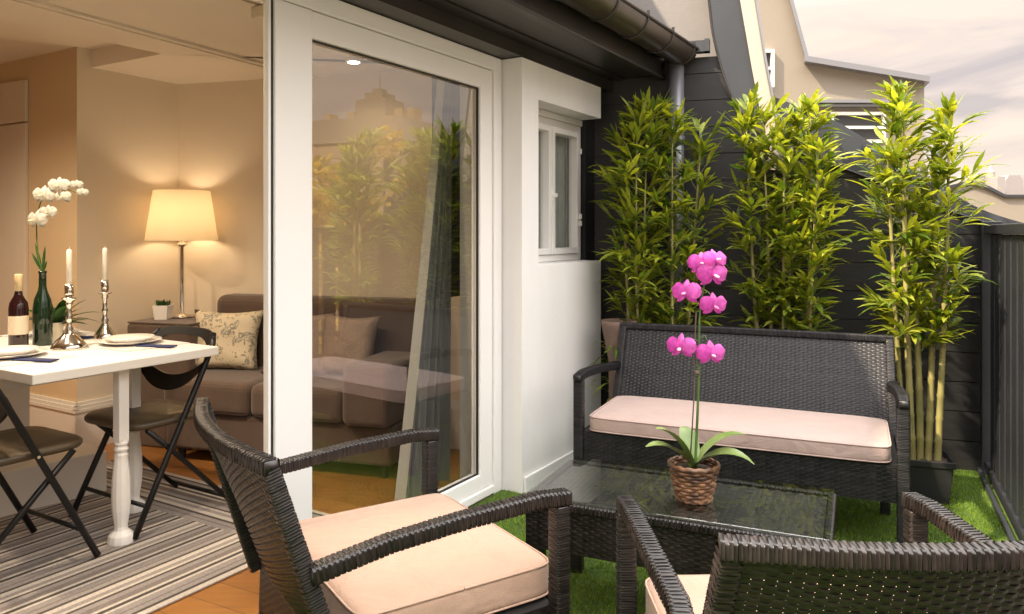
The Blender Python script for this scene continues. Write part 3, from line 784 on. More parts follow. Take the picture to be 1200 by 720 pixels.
# low beige wall and flat roof far right, and the city skyline
D3 = 12.0
lw = thing('low_roof', 'beige flat roof parapet with dark coping beyond the railing corner', 'building', at_depth(1175, 272, D3) * V(1, 1, 0))
L0_ = np.array(lw.location)
mb = MB(); mb.prism([(1060, 232), (1136, 214), (1158, 221), (1177, 231), (1420, 231), (1420, 330), (1060, 330)], lambda x, y, k: at_depth(x, y, D3) + V(.5 * (4 if k else 0), 4. if k else 0, 0) - L0_); mb.build('parapet', M['beige'], lw)
mb = MB(); mb.prism([(1060, 230), (1136, 212), (1159, 218.5), (1178, 228.5), (1420, 228.5), (1420, 231.5), (1177, 231.5), (1158, 222), (1136, 215), (1060, 233)], lambda x, y, k: at_depth(x, y, D3) + V(.5 * (4 if k else -.05), 4. if k else -.05, 0) - L0_); mb.build('coping', M['zinc'], lw)
mb = MB(); p = at_depth(1080, 272, D3); q = at_depth(1400, 272, D3)
mb.slab([(p[0], p[1] + .05), (q[0], q[1] + .05), (q[0] + 2, q[1] + 4), (p[0] + 2, p[1] + 4)], -8.9, .48); mb.v = [v - L0_ for v in mb.v]; mb.build('lower_wall', M['beige'], lw)
D4 = 260.0
for i, (x0, x1, yt, kind) in enumerate(((1122, 1141, 214, 0), (1142, 1158, 209, 1), (1159, 1168, 213, 0), (1169, 1178, 207, 2), (1179, 1199, 211, 1), (1200, 1228, 205, 0), (1229, 1262, 210, 1), (1263, 1310, 207, 0))):
    a = at_depth(x0, yt, D4 + 7 * (i % 3)); b = at_depth(x1, yt, D4 + 7 * (i % 3)); wd = b[0] - a[0]
    t = thing('distant_building', 'pale hazy city building far off on the skyline', 'building', ((a[0] + b[0]) / 2, a[1] + 6, -9), 0, 'distant skyline buildings')
    mb = MB(); mb.box((0, 0, (a[2] + 9) / 2), (wd, 12, a[2] + 9)); mb.build('wall', M['city'], t)
    mb = MB()
    if kind == 0: mb.box((wd * .2, 0, a[2] + 9 + .6), (wd * .3, 5, 1.2))
    elif kind == 1: mb.prism([(-wd / 2, 0), (wd / 2, 0), (wd / 2 - 1, 1.6), (-wd / 2 + 1, 1.6)], lambda x, y, k: V(x, 6 if k else -6, a[2] + 9 + y))
    else: mb.lathe([(1.5, 0), (1.4, 2.0), (.6, 3.0), (.1, 4.6)], (0, 0, a[2] + 9), 12)
    mb.build('roof', M['city'], t)

# ================================================================== railing on the right
rail = thing('railing', 'dark grey slatted metal railing along the right side of the terrace', 'railing', (*(V(2.47, 3.96) + rdir * 1.5), 0))
R0 = np.array(rail.location)
def rl(a, n, z):
    p = V(2.47, 3.96) + rdir * a + rn * n; return V(p[0], p[1], z)
def rb(mb, name, m, **kw):
    mb.v = [v - R0 for v in mb.v]; return mb.build(name, m, rail, **kw)
ztr = 1.285
mb = MB(); mb.hexa(rl, .03, 6.2, -.035, .04, ztr - .045, ztr); rb(mb, 'top_rail', M['fence'], bevel=.004)
mb = MB(); mb.hexa(rl, .03, 6.2, -.03, .03, .02, .07); rb(mb, 'bottom_rail', M['fence'], bevel=.004)
mb = MB(); mb.hexa(rl, -.03, .029, -.045, .045, 0, ztr + .02); rb(mb, 'post', M['fence'], bevel=.004)
mb = MB(); mb.hexa(rl, 3.0, 3.06, .0, .045, 0, ztr - .046); rb(mb, 'post', M['fence'], bevel=.004)
a = .10
while a < 5.9:
    if not 2.9 < a < 3.15:
        mb = MB(); mb.hexa(rl, a, a + .118, -.016, .010, .071, ztr - .046)
        rb(mb, 'slat', M['fence'], bevel=.006)
    a += .158
mb = MB(); mb.hexa(rl, .0, 6.2, -.062, -.046, 0.001, .03); tag(mb.build('edging_strip', M['zinc']), 'thin grey metal edging between turf and railing', 'edging')

# ================================================================== plants
def leaf_arrays(mb, base, d, up, L, W, droop, fold=.25, n=5):
    base, d, up = (np.asarray(x, float) for x in (base, d, up))
    d = d / np.linalg.norm(d); s = np.cross(d, up); s /= np.linalg.norm(s) + 1e-9; u = np.cross(s, d)
    prof = [.12, .75, 1.0, .72, .04] if n == 5 else list(np.sin(np.linspace(.12, math.pi - .02, n)) ** .8)
    P = []
    for i in range(n):
        q = i / (n - 1); c = base + d * (L * q) - V(0, 0, 1) * droop * L * q * q; w = W / 2 * prof[i]
        P.append([c - s * w + u * fold * w, c, c + s * w + u * fold * w])
    mb.grid(np.array(P))

def make_bamboo(name, label, cx, cy, planter_size, rz, ncane, H, spread, seed, twig_len=.24, low=.62, tilt=(0, 0), thick=1.0):
    r = random.Random(seed)
    t = thing(name, label, 'bamboo', (cx, cy, 0), 0, 'potted bamboos along the black wall')
    pw, pd, ph = planter_size
    mb = MB(); Rz = Matrix.Rotation(rz, 3, 'Z')
    def sq(k, z): return [np.array(Rz @ Vector((sx * pw / 2 * k, sy * pd / 2 * k, z))) for sx, sy in ((-1, -1), (1, -1), (1, 1), (-1, 1))]
    rings = [sq(.84, 0), sq(.98, ph - .03), sq(1.04, ph - .03), sq(1.06, ph), sq(.97, ph), sq(.93, ph - .03)]
    mb.grid(np.array(rings), closed_v=True); mb.f.append((3, 2, 1, 0)); mb.build('planter', M['planter'], t, bevel=.004)
    mb = MB(); nn = 14; G = np.array([[np.array(Rz @ Vector(((i / nn - .5) * pw * .92, (j / nn - .5) * pd * .92, ph - .028 + r.uniform(0, .02)))) for j in range(nn + 1)] for i in range(nn + 1)])
    mb.grid(G); mb.build('soil', M['soil'], t, smooth=True)
    fol, tw = MB(), MB()
    for c in range(ncane):
        k = (c + .5) / ncane - .5
        b = np.array(Rz @ Vector((k * pw * .72, r.uniform(-.25, .25) * pd, 0)))
        top = b * .6 + V(k * spread + tilt[0] + r.uniform(-.05, .05), r.uniform(-.08, .08) + tilt[1], 0)
        h = H * r.uniform(.86, 1.0) * (1 - .10 * abs(2 * k))
        mb = MB(); pts, rad = [], []
        r0 = r.uniform(.010, .0135) * thick
        bend = V(r.uniform(-.03, .03), r.uniform(-.03, .03), 0)
        def cp(q): return V(b[0] + (top[0] - b[0]) * q ** 1.2, b[1] + (top[1] - b[1]) * q ** 1.2, ph - .03 + (h - ph) * q) + bend * math.sin(q * 3.1)
        nn = 15
        for i in range(nn):
            for dq, rk in ((0, 1.18), (.12, 1.0), (.88, 1.0)):
                q = (i + dq) / nn; pts.append(cp(q)); rad.append(max(.002, r0 * rk * (1 - .72 * q ** 1.3)))
        mb.tube(pts, rad, 9); mb.build('cane', M['cane'], t, smooth=True)
        z = low + r.uniform(0, .1)
        while z < h:
            q = (z - ph + .03) / (h - ph); p0 = cp(min(q, 1)); topk = max(0, (z - (h - .35)) / .35)
            dens = 3 if r.random() < .75 else 2
            for _ in range(dens):
                az = r.uniform(0, 2 * math.pi); el = r.uniform(.45, 1.05) + .35 * topk
                ln = twig_len * r.uniform(.4, 1.15) * (1 - .45 * topk) * (.6 if z < low + .3 else 1)
                dv = V(math.cos(az) * math.cos(el), math.sin(az) * math.cos(el), math.sin(el))
                # keep foliage off the wall behind
                p1 = p0 + dv * ln * .55; p2 = p0 + dv * ln + V(0, 0, -.08 * ln)
                pw_ = np.array([cx, cy]) + p2[:2]
                if (pw_ - EO) @ EN < .10: continue
                tw.tube([p0, p1, p2], [.0028, .002, .001], 5, cap=False)
                nl = r.randint(6, 9)
                for i in range(nl):
                    f = .35 + .65 * (i + 1) / nl
                    bp_ = p0 + (p2 - p0) * f
                    side = (1 if i % 2 else -1) * r.uniform(.35, .95) * (1 if i < nl - 1 else .15)
                    a2 = az + side; e2 = el * .7 + r.uniform(-.35, .45)
                    d2 = V(math.cos(a2) * math.cos(e2), math.sin(a2) * math.cos(e2), math.sin(e2))
                    Ll = r.uniform(.075, .155)
                    pe = np.array([cx, cy]) + (bp_ + d2 * Ll)[:2]
                    if (pe - EO) @ EN < .03: continue
                    leaf_arrays(fol, bp_, d2, V(r.uniform(-.4, .4), r.uniform(-.4, .4), 1), Ll, r.uniform(.017, .031), r.uniform(.0, .45), fold=r.uniform(.1, .4))
            z += r.uniform(.05, .085)
        # a tuft at the tip
        for i in range(7):
            a2 = r.uniform(0, 6.28); e2 = r.uniform(.6, 1.4)
            leaf_arrays(fol, cp(1) - V(0, 0, .02 * i), V(math.cos(a2) * math.cos(e2), math.sin(a2) * math.cos(e2), math.sin(e2)), V(.3, .2, 1), r.uniform(.08, .13), .02, .15)
    tw.build('branches', M['twig'], t)
    fol.build('foliage', M['bamboo'], t, smooth=True, recalc=False)
    return t
wa = math.atan2(ET[1], ET[0])
make_bamboo('potted_bamboo', 'leafy bamboo behind the left half of the bench, next to the white wall', .79, 4.17, (.42, .22, .20), wa, 6, 2.03, .34, 11, low=.50, twig_len=.19)
make_bamboo('potted_bamboo', 'bamboo rising behind the middle of the bench, under the sloping grey verge', 1.42, 3.97, (.34, .22, .20), wa, 6, 2.05, .26, 23, low=.66, twig_len=.18)
make_bamboo('potted_bamboo', 'tall bamboo in a black trough right of the bench, sunlit along its right side', 1.925, 3.63, (.25, .22, .20), wa, 5, 1.99, .30, 5, low=.66, twig_len=.19, tilt=(-.01, .05), thick=1.28)
# tall brown pot in the corner by the bench arm
t = thing('tall_planter', 'tall brown tapered planter with grassy leaves in the corner left of the bench', 'planter', (.575, 4.13, 0))
mb = MB(); mb.lathe([(.05, 0), (.052, .01), (.056, .56), (.088, .72), (.095, .75), (.095, .775), (.082, .775), (.078, .72)], n=28); mb.build('pot', M['brownpot'], t, smooth=True)
mb = MB(); mb.lathe([(.0005, .74), (.079, .735)], n=20, cap=False); mb.build('soil', M['soil'], t)
mb = MB(); rr = random.Random(3)
for i in range(46):
    az = rr.uniform(0, 6.28); zz = rr.uniform(.34, .66)
    mb2 = V(math.cos(az) * .07, math.sin(az) * .07, zz)
    d2 = V(math.cos(az), math.sin(az), rr.uniform(-.2, .7)); L_ = rr.uniform(.08, .15)
    pe = V(.575, 4.13) + (mb2 + d2 * L_)[:2]
    if (pe - EO) @ EN < .03 or (pe - FO) @ FN < .13: continue
    leaf_arrays(mb, mb2, d2, V(0, 0, 1), L_, .018, rr.uniform(.2, .7))
mb.build('foliage', M['bamboo'], t, smooth=True, recalc=False)

# trees beyond the railing (seen mirrored in the glass)
VC = V(-3.36, 2.02)
def refl(px, py, s):
    k = (px - CX) / FPX; dn = k * FN[0] + FN[1]; d = V(k, 1) - 2 * dn * FN
    p = VC + d * s; return V(p[0], p[1], EYE + (HY - py) / FPX * s)
def tree(px, py, s, rad, m, seed, label, nleaf=3800):
    r = random.Random(seed); p = refl(px, py, s); H = p[2] + 9
    t = thing('tree', label, 'tree', (p[0], p[1], -9), r.uniform(0, 6), 'trees beyond the railing')
    mb = MB(); mb.tube([V(0, 0, 0), V(.1, 0, H * .3), V(-.05, .1, H * .6), V(0, 0, H * .85)], [.32, .26, .18, .05], 10)
    mb.build('trunk', M['bark'], t, smooth=True)
    mb = MB(); cl = []
    for i in range(26):
        az = r.uniform(0, 6.28); q = r.uniform(.35, .97); zz = H * q; rr_ = rad * r.uniform(.35, 1) * math.sqrt(max(.05, 1 - ((q - .62) / .40) ** 2)); c = V(math.cos(az) * rr_, math.sin(az) * rr_, zz)
        cl.append((c, rad * r.uniform(.22, .42))); mb.tube([V(0, 0, zz * .82), c * V(.5, .5, 1) * V(1, 1, .94), c], [.07, .045, .015], 5)
    mb.build('limbs', M['bark'], t)
    fo = MB()
    for i in range(nleaf):
        c, rc = cl[r.randrange(len(cl))]
        v = V(r.gauss(0, 1), r.gauss(0, 1), r.gauss(0, 1)); v = v / np.linalg.norm(v) * rc * r.uniform(.45, 1.05)
        b = c + v; a = V(r.gauss(0, 1), r.gauss(0, 1), r.gauss(0, .6)); a /= np.linalg.norm(a); q = np.cross(a, V(r.gauss(0, 1), r.gauss(0, 1), r.gauss(0, 1))); q /= np.linalg.norm(q)
        L_ = r.uniform(.16, .34); fo.add([b - a * L_ / 2, b + q * L_ * .28, b + a * L_ / 2, b - q * L_ * .28], [(0, 1, 2, 3)])
    fo.build('crown', M[m], t, recalc=False)
for i, (px, py, s, rad, m, lb) in enumerate(((378, 192, 19, 2.1, 'treeleaf', 'golden green tree beyond the railing, mirrored leftmost in the glass door'), (432, 158, 21, 2.3, 'treeleaf', 'golden green tree beyond the railing, mirrored in the middle of the glass'),
        (484, 152, 23, 2.2, 'treeleaf', 'yellowish tree beyond the railing, mirrored beside the bamboo tips'), (352, 205, 16, 1.7, 'treeleaf', 'small golden tree beyond the railing, nearest to the terrace'), (524, 165, 26, 2.6, 'treedark', 'dark green tree beyond the railing, mirrored behind the bamboo'), (455, 205, 14, 1.5, 'treeleaf', 'low bushy golden tree close beyond the railing'))):
    tree(px, py, s, rad, m, 40 + i, lb)
# town building mirrored above the trees
tb = thing('town_building', 'brown stone town building with rooftop turret and mast, mirrored in the door', 'building', (0, 0, 0))
pa, pb = refl(250, 128, 70), refl(472, 135, 62); c_ = (pa + pb) / 2; dx = (pb - pa)[:2]; ln = np.linalg.norm(dx); ang = math.atan2(dx[1], dx[0])
tb.location = (c_[0], c_[1], -9); tb.rotation_euler = (0, 0, ang)
Hh = pb[2] + 9
mb = MB(); mb.box((0, -5, (Hh - 2) / 2), (ln, 10, Hh - 2)); mb.build('wall', M['stone'], tb)
mb = MB(); mb.prism([(-ln / 2 - .2, 0), (ln / 2 + .2, 0), (ln / 2 - .3, 2), (-ln / 2 + .3, 2)], lambda x, y, k: V(x, .2 if k else -10.2, Hh - 2 + y)); rf = mb.build('roof', M['slate'], tb)
tx = ln / 2 - (refl(472, 0, 62) - refl(421, 0, 63.5))[:2] @ (dx / ln)
def tz(y): return EYE + (HY - y) / FPX * 63.5 + 9
mb = MB(); mb.box((tx, -3, (tz(112) + Hh) / 2 - .5), (3.0, 3, tz(112) - Hh + 1)); mb.box((tx, -3, (tz(104) + tz(112)) / 2), (1.8, 2, tz(104) - tz(112) + .1)); mb.tube([V(tx, -3, tz(104)), V(tx, -3, tz(78))], [.12, .03], 6)
mb.box((tx, -3, tz(101)), (.9, .9, .5)); mb.build('turret', M['slate'], tb)
for k in (-5.2, -2.6, 2.2, 3.4):
    mb = MB(); mb.box((tx + k, -3, Hh + .3), (.7, 1.2, 1.4)); mb.build('chimney', M['stone'], rf)
for i in range(int(ln / 2.2)):
    for j in range(5):
        mb = MB(); mb.box((-ln / 2 + 1.2 + i * 2.2, .0, Hh - 4.4 - j * 3.1), (1.0, .12, 1.8)); mb.build('window', M['dkglass'], tb)

# ================================================================== rattan suite
ch = thing('wicker_armchair', 'brown wicker armchair in front of the sliding door, facing the coffee table', 'armchair', (0, 0, 0), 0, 'wicker armchairs')
seat_unit(ch, .70, .68, .80, .60, M['wick'], M['cush'], .62, .43, .095, .67, lean=.15)
F1 = V(.84, .542); P1 = V(-.07, 2.18) - F1 * .345
ch.location = (P1[0], P1[1], 0); ch.rotation_euler = (0, 0, math.atan2(-F1[0], F1[1]))
ch2 = copy_tree(ch); ch2['label'] = 'wicker armchair at the bottom right corner, seen from behind its backrest'
F2 = V(-.03, 1); P2 = V(.622, 1.845) - F2 * .345
ch2.location = (P2[0], P2[1], 0); ch2.rotation_euler = (0, 0, math.atan2(-F2[0], F2[1]))
be = thing('wicker_bench', 'black wicker two seat bench with pinkish cushion in front of the bamboo', 'bench', (0, 0, 0))
seat_unit(be, 1.30, .64, .775, .60, M['wickb'], M['cushb'], 1.22, .435, .078, 1.285, curve=.02, apron0=.215, lean=.13, flare=.02)
F3 = V(-.407, -.913); P3 = V(.895, 3.185) - F3 * .32
be.location = (P3[0], P3[1], 0); be.rotation_euler = (0, 0, math.atan2(-F3[0], F3[1]))

# coffee table
tb_ang = math.atan2(-.378, .84)
tt_ = thing('coffee_table', 'low wicker coffee table with a glass top between the seats', 'table', (.545, 2.49, 0), tb_ang)
tw_, td_, tz_ = .90, .44, .40
def Sx(y): return lambda u, v: np.stack([(u - .5) * tw_, np.full_like(u, y), .238 + v * (tz_ - .018 - .238)], 1)
def Sy(x): return lambda u, v: np.stack([np.full_like(u, x), (u - .5) * td_, .238 + v * (tz_ - .018 - .238)], 1)
for y in (-td_ / 2, td_ / 2): panel('apron', Sx(y), tw_, .145, tt_, M['wick'])
for x in (-tw_ / 2, tw_ / 2): panel('apron', Sy(x), td_, .145, tt_, M['wick'])
def St(u, v): return np.stack([(u - .5) * (tw_ - .02), (v - .5) * (td_ - .02), np.full_like(u, tz_ - .014)], 1)
panel('woven_top', St, tw_, td_, tt_, M['wickt'])
for a_, b_ in (((-tw_ / 2, -td_ / 2), (tw_ / 2, -td_ / 2)), ((tw_ / 2, -td_ / 2), (tw_ / 2, td_ / 2)), ((tw_ / 2, td_ / 2), (-tw_ / 2, td_ / 2)), ((-tw_ / 2, td_ / 2), (-tw_ / 2, -td_ / 2))):
    wrapped('rim', [(*a_, tz_ - .016), (*b_, tz_ - .016)], .026, .026, (0, 0, 1), tt_, M['wick'])
mb = MB(); mb.box((0, 0, .315), (tw_ - .03, td_ - .03, .13)); mb.build('deck', M['wcore'], tt_)
mb = MB(); mb.box((0, 0, tz_ + .0055), (tw_ + .012, td_ + .012, .006)); mb.build('glass_top', M['clear'], tt_, bevel=.0015)
for sx in (-1, 1):
    for sy in (-1, 1): wrapped('leg', [(sx * (tw_ / 2 - .03), sy * (td_ / 2 - .03), 0), (sx * (tw_ / 2 - .03), sy * (td_ / 2 - .03), .28)], .045, .045, (0, 1, 0), tt_, M['wick'])

# ---- pink orchid in a basket
def orchid_flower(mb, lipb, c, face, size, up=V(0, 0, 1)):
    face = face / np.linalg.norm(face); s = np.cross(up, face); s /= np.linalg.norm(s); u = np.cross(face, s)
    def petal(ang, L, W, back, rnd):
        d = s * math.cos(ang) + u * math.sin(ang); q = np.cross(face, d); P = []
        for i in range(11):
            f = i / 10; g = min(.995, .05 + .945 * f)
            w = W / 2 * (math.sqrt(max(0, 1 - (2 * g ** 1.25 - 1) ** 2)) if rnd else math.sin(g * math.pi) ** .8)
            cc = c + d * L * f + face * (.12 * L * math.sin(f * 3) - back * L * f * f)
            P.append([cc + q * w * k - face * (.16 * W * k * k * (f + .2)) + face * .02 * W * math.sin(k * 7 + f * 5) * f for k in np.linspace(-1, 1, 9)])
        mb.grid(np.array(P))
    for a in (90, 222, 318): petal(R(a), size * .50, size * .27, .22, False)
    c = c + face * .006
    petal(R(14), size * .56, size * .60, .12, True); petal(R(166), size * .56, size * .60, .12, True)
    th = np.linspace(0, 6.283, 10, endpoint=False)
    lipb.grid(np.array([[c + face * (.02 * k + .006) * size * 10 - u * size * .05 * k + (s * math.cos(a) * .8 + u * math.sin(a) * .5) * size * rr_ for a in th] for k, rr_ in ((0, .02), (.5, .085), (1, .10), (1.6, .03))]), closed_v=True)
op = at_depth(813, 588, 2.42); ox, oy = op[0], op[1]; oz = tz_ + .0092
orc = thing('potted_orchid', 'pink moth orchid in a brown woven basket on the coffee table', 'orchid', (ox, oy, oz))
def sc(px, py, dd=0): return at_depth(px, py, oy + dd) - V(ox, oy, oz)
# basket woven from round twigs
mb = MB(); rows = 10; hb_ = .106; nst = 20
for i in range(rows):
    z = .006 + hb_ * (i + .5) / rows; rad = .053 + .022 * (i / rows)
    th = np.linspace(0, 2 * math.pi, nst * 5, endpoint=False); wv = rad + .0032 * np.sin(th * nst / 2 + i * math.pi) + .001 * np.sin(th * 3 + i)
    pts = np.stack([wv * np.cos(th), wv * np.sin(th), z + .0012 * np.sin(th * 5 + i * 2)], 1)
    mb.tube(np.vstack([pts, pts[:1]]), .0058, 6, cap=False)
for z, rad, rr_ in ((.005, .053, .006), (.109, .077, .006), (.112, .074, .005)):
    th = np.linspace(0, 2 * math.pi, 60); mb.tube(np.stack([rad * np.cos(th), rad * np.sin(th), np.full_like(th, z) + .002 * np.sin(th * 15)], 1), rr_, 6, cap=False)
mb.lathe([(.049, .002), (.071, .106)], n=24, cap=False)
bas = mb.build('basket', M['basket'], orc, smooth=True)
mb = MB(); mb.lathe([(.0005, .102), (.04, .10), (.070, .092)], n=20, cap=False); mb.build('soil', M['soil'], orc)
lv = [((815, 530), (770, 528), (786, 500), .05), ((815, 530), (760, 524), (770, 526), -.02), ((818, 530), (872, 508), (842, 512), .03), ((818, 530), (882, 542), (850, 528), -.07), ((816, 530), (800, 545), (803, 535), -.06)]
def big_leaf(tip, mid, w):
    b = V(0, 0, .098); P = []
    for i in range(10):
        f = i / 9; c = b * (1 - f) ** 2 + mid * 2 * f * (1 - f) + tip * f * f; dv = (2 * (1 - f) * (mid - b) + 2 * f * (tip - mid)); s = np.cross(dv, V(0, 0, 1)); s /= np.linalg.norm(s) + 1e-9; uu = np.cross(s, dv); uu /= np.linalg.norm(uu) + 1e-9
        ww = w * math.sin(math.pi * min(.985, (f * .86 + .13))) ** .7 / 2
        P.append([c + s * ww * k + uu * .28 * abs(k) * ww for k in (-1, -.6, 0, .6, 1)])
    m2 = MB(); m2.grid(np.array(P)); m2.build('leaf', M['orleaf'], orc, smooth=True, recalc=False)
big_leaf(sc(769, 503, -.03), sc(790, 502, -.01), .068)
big_leaf(sc(757, 524, -.06), sc(786, 515, -.04), .07)
big_leaf(sc(874, 510, -.02), sc(840, 505, 0), .07)
big_leaf(sc(884, 545, -.07), sc(850, 518, -.05), .082)
big_leaf(sc(800, 500, .09), sc(806, 505, .05), .06)
mb = MB(); st = [V(.004, 0, .09), sc(818, 470), sc(819, 420), sc(820, 370), sc(824, 340), sc(830, 312), sc(832, 303)]
sp_ = spl(st, 5); mb.tube(sp_, [.0046 - .0026 * i / len(sp_) for i in range(len(sp_))], 8)
for (a, b) in (((819, 400), (800, 405)), ((820, 396), (832, 408)), ((822, 352), (805, 342)), ((823, 345), (836, 352)), ((828, 325), (834, 312)), ((826, 332), (816, 308))):
    mb.tube([sc(*a), sc((a[0] + b[0]) / 2, min(a[1], b[1]) - 3), sc(*b)], [.002, .0016, .0014], 6)
mb.build('flower_stem', M['stem'], orc, smooth=True)
mb = MB(); mb.tube([V(-.012, .004, .09), sc(813, 470, .005), sc(815, 380, .005), sc(816, 365, .005)], .0022, 6); mb.lathe([(.007, -.006), (.008, 0), (.007, .006)], tuple(sc(817, 437)), 10); mb.build('support_stake', M['bark'], orc, smooth=True)
for (px, py, sz, fx, fz) in ((798, 407, 36, -.5, 0), (833, 415, 36, .1, .05), (804, 343, 36, -.6, .1), (836, 358, 34, .15, -.05), (835, 322, 40, .25, 0), (822, 309, 33, -.2, .2), (838, 305, 32, .3, .3)):
    f, l = MB(), MB(); orchid_flower(f, l, sc(px, py, -.015), V(fx, -1, fz), sz * .88 / FPX * oy)
    fo_ = f.build('flower', M['petalp'], orc, smooth=True, recalc=False); l.build('lip', M['lip'], fo_, smooth=True)
for (px, py) in ((831, 299), (826, 301)):
    mb = MB(); mb.lathe([(.0005, -.006), (.005, -.002), (.0055, .003), (.0005, .009)], tuple(sc(px, py)), 10); mb.build('bud', M['petalp'], orc, smooth=True)

# ================================================================== interior furniture
# rug
rc = V(-.694, 3.30); rw_, rl_ = 1.70, 2.6
rctr = rc - FT * rl_ / 2 - FN * rw_ / 2
mb = MB(); mb.box((0, 0, .0045), (rw_, rl_, .007)); ru = mb.build('rug', rug_mat(rw_ / 2, rl_ / 2), None, bevel=.002, loc=(rctr[0], rctr[1], .008), rot=(0, 0, math.atan2(FN[1], FN[0])))
tag(ru, 'flat woven rug with cream, grey and dark brown stripes under the dining table', 'rug')

# dining table  (u along the facade direction, w away from it)
tc0 = V(-1.68, 2.69); TL, TW = .775, 1.15
dt = thing('dining_table', 'white gateleg dining table with turned legs inside the open door', 'table', (*(tc0 + FT * TL / 2 - FN * TW / 2), 0), math.atan2(FT[1], FT[0]))
# local x = FT, local y = -FN
mb = MB(); mb.box((0, 0, .731), (TL, TW, .038)); mb.build('tabletop', M['white'], dt, bevel=.004)
mb = MB(); mb.box((0, .08, .670), (TL * .72, TW * .40, .083)); mb.build('apron', M['white'], dt, bevel=.003)
def dl(u, w): return V(u - TL / 2, w - TW / 2)
for u, w in ((.38, .085), (.617, .37)):
    q = dl(u, w); mb = MB()
    mb.box((q[0], q[1], .56), (.043, .043, .29)); mb.lathe([(.024, .415), (.019, .408), (.027, .398), (.027, .390), (.019, .384), (.027, .376), (.027, .366), (.019, .360), (.026, .350), (.025, .335), (.034, .25), (.036, .18), (.034, .13), (.024, .065), (.026, .05), (.047, .032), (.050, .012), (.050, .0)], (q[0], q[1], .015), 12)
    mb.build('leg', M['white'], dt, bevel=.003)

q = dl(.27, 1.06); mb = MB(); mb.box((q[0], q[1], .3525), (.50, .035, .705)); mb.build('support_panel', M['white'], dt, bevel=.003)
# folding chairs
def make_fchair(label):
    t = thing('folding_chair', label, 'chair', (0, 0, 0), 0, 'black folding chairs at the dining table')
    hw = .225
    for s in (-1, 1):
        mb = MB(); x = s * hw
        mb.tube([V(x, .225, .012), V(x, .12, .22), V(x, .0, .455), V(x, -.105, .66), V(x * .97, -.15, .745), V(x * .86, -.172, .785)], .0125, 10); mb.build('front_leg', M['cutm'], t, smooth=True)
        mb = MB(); x2 = s * (hw - .028); mb.tube([V(x2, -.265, .012), V(x2, .02, .30), V(x2, .15, .425)], .011, 10); mb.build('rear_leg', M['cutm'], t, smooth=True)
        mb = MB(); mb.tube([V(s * (hw + .013), .005, .440), V(s * (hw - .03), .005, .440)], .006, 8); mb.build('hinge', M['chrome'], t)
    mb = MB(); mb.tube([V(-hw, .17, .125), V(hw, .17, .125)], .009, 8); mb.tube([V(-hw + .028, -.235, .045), V(hw - .028, -.235, .045)], .010, 8); mb.build('stretcher', M['cutm'], t, smooth=True)
    # seat: rounded slab, thin metal rim
    def rr2(w, d, r, z):
        P = []
        for cx_, cy_, a0 in ((w / 2 - r, d / 2 - r, 0), (-w / 2 + r, d / 2 - r, 90), (-w / 2 + r, -d / 2 + r, 180), (w / 2 - r, -d / 2 + r, 270)):
            for k in range(7): a = R(a0 + 15 * k); P.append((cx_ + r * math.cos(a), cy_ + r * math.sin(a), z))
        return P
    mb = MB(); rings = [rr2(.40, .385, .09, .428), rr2(.41, .395, .09, .436), rr2(.41, .395, .09, .448), rr2(.385, .37, .08, .459), rr2(.25, .24, .06, .462)]
    mb.grid(np.array(rings), closed_v=True); o_ = mb.n; mb.f.append(tuple(range(28))[::-1]); mb.f.append(tuple(range(4 * 28, 5 * 28))); mb.v = [v + V(0, .02, 0) for v in mb.v]
    mb.build('seat', M['vinyl'], t, smooth=True)
    # backrest: top hoop and crescent panel
    mb = MB(); rows = []
    for z, k in ((.690, .0), (.715, .0), (.745, .0), (.795, .0)):
        rows.append([])
    for q in np.linspace(-1, 1, 25):
        pass
    P, Q = [], []
    for q in np.linspace(-1, 1, 25):
        x = q * (hw - .005); yb_ = -.03 * (1 - q * q)
        zt_ = .800 - .05 * q ** 6; zb_ = .765 - .075 * q ** 4
        y0 = -.10 - .5 * (zt_ - .64)
        P.append([V(x, y0 + yb_, zt_), V(x, y0 + yb_ + .5 * (zt_ - zb_), zb_), V(x, y0 + yb_ + .5 * (zt_ - zb_) + .012, zb_), V(x, y0 + yb_ + .012, zt_)])
        zt2 = .60 + .035 * q * q * 2; zb2 = .535 + .10 * abs(q) ** 2.2
        y1 = -.045 - .5 * (zt2 - .55)
        Q.append([V(x, y1 + yb_, zt2), V(x, y1 + yb_ + .5 * (zt2 - zb2), zb2), V(x, y1 + yb_ + .5 * (zt2 - zb2) + .012, zb2), V(x, y1 + yb_ + .012, zt2)])
    mb = MB(); mb.grid(np.array(P), closed_v=True); mb.grid(np.array(Q), closed_v=True); mb.build('backrest', M['cutm'], t, bevel=.002)
    return t
f1 = make_fchair('black folding chair at the far end of the dining table, facing out')
F = V(-.515, -.857); q = V(-1.70, 3.18) - F * .225; f1.location = (*q, .012); f1.rotation_euler = (0, 0, math.atan2(-F[0], F[1]))
f2 = copy_tree(f1); f2['label'] = 'black folding chair at the near end of the dining table, cut off by the frame'
F = V(.515, .857); q = V(-1.765, 3.03) - F * .225; f2.location = (*q, .012); f2.rotation_euler = (0, 0, math.atan2(-F[0], F[1]))

# low white plinth by the wall
a = V(-2.60, 2.86); b = V(-1.93, 3.66); d = (b - a) / np.linalg.norm(b - a); n = V(-d[1], d[0])
mb = MB(); m_ = (a + b) / 2 + n * .12; L_ = np.linalg.norm(b - a)
mb.box((0, 0, .10), (L_, .24, .20)); mb.build
o = mb.build('plinth', M['skirt'], None, bevel=.006, loc=(m_[0], m_[1], .007), rot=(0, 0, math.atan2(d[1], d[0])))
tag(o, 'low white painted plinth on the floor behind the dining table legs', 'plinth')

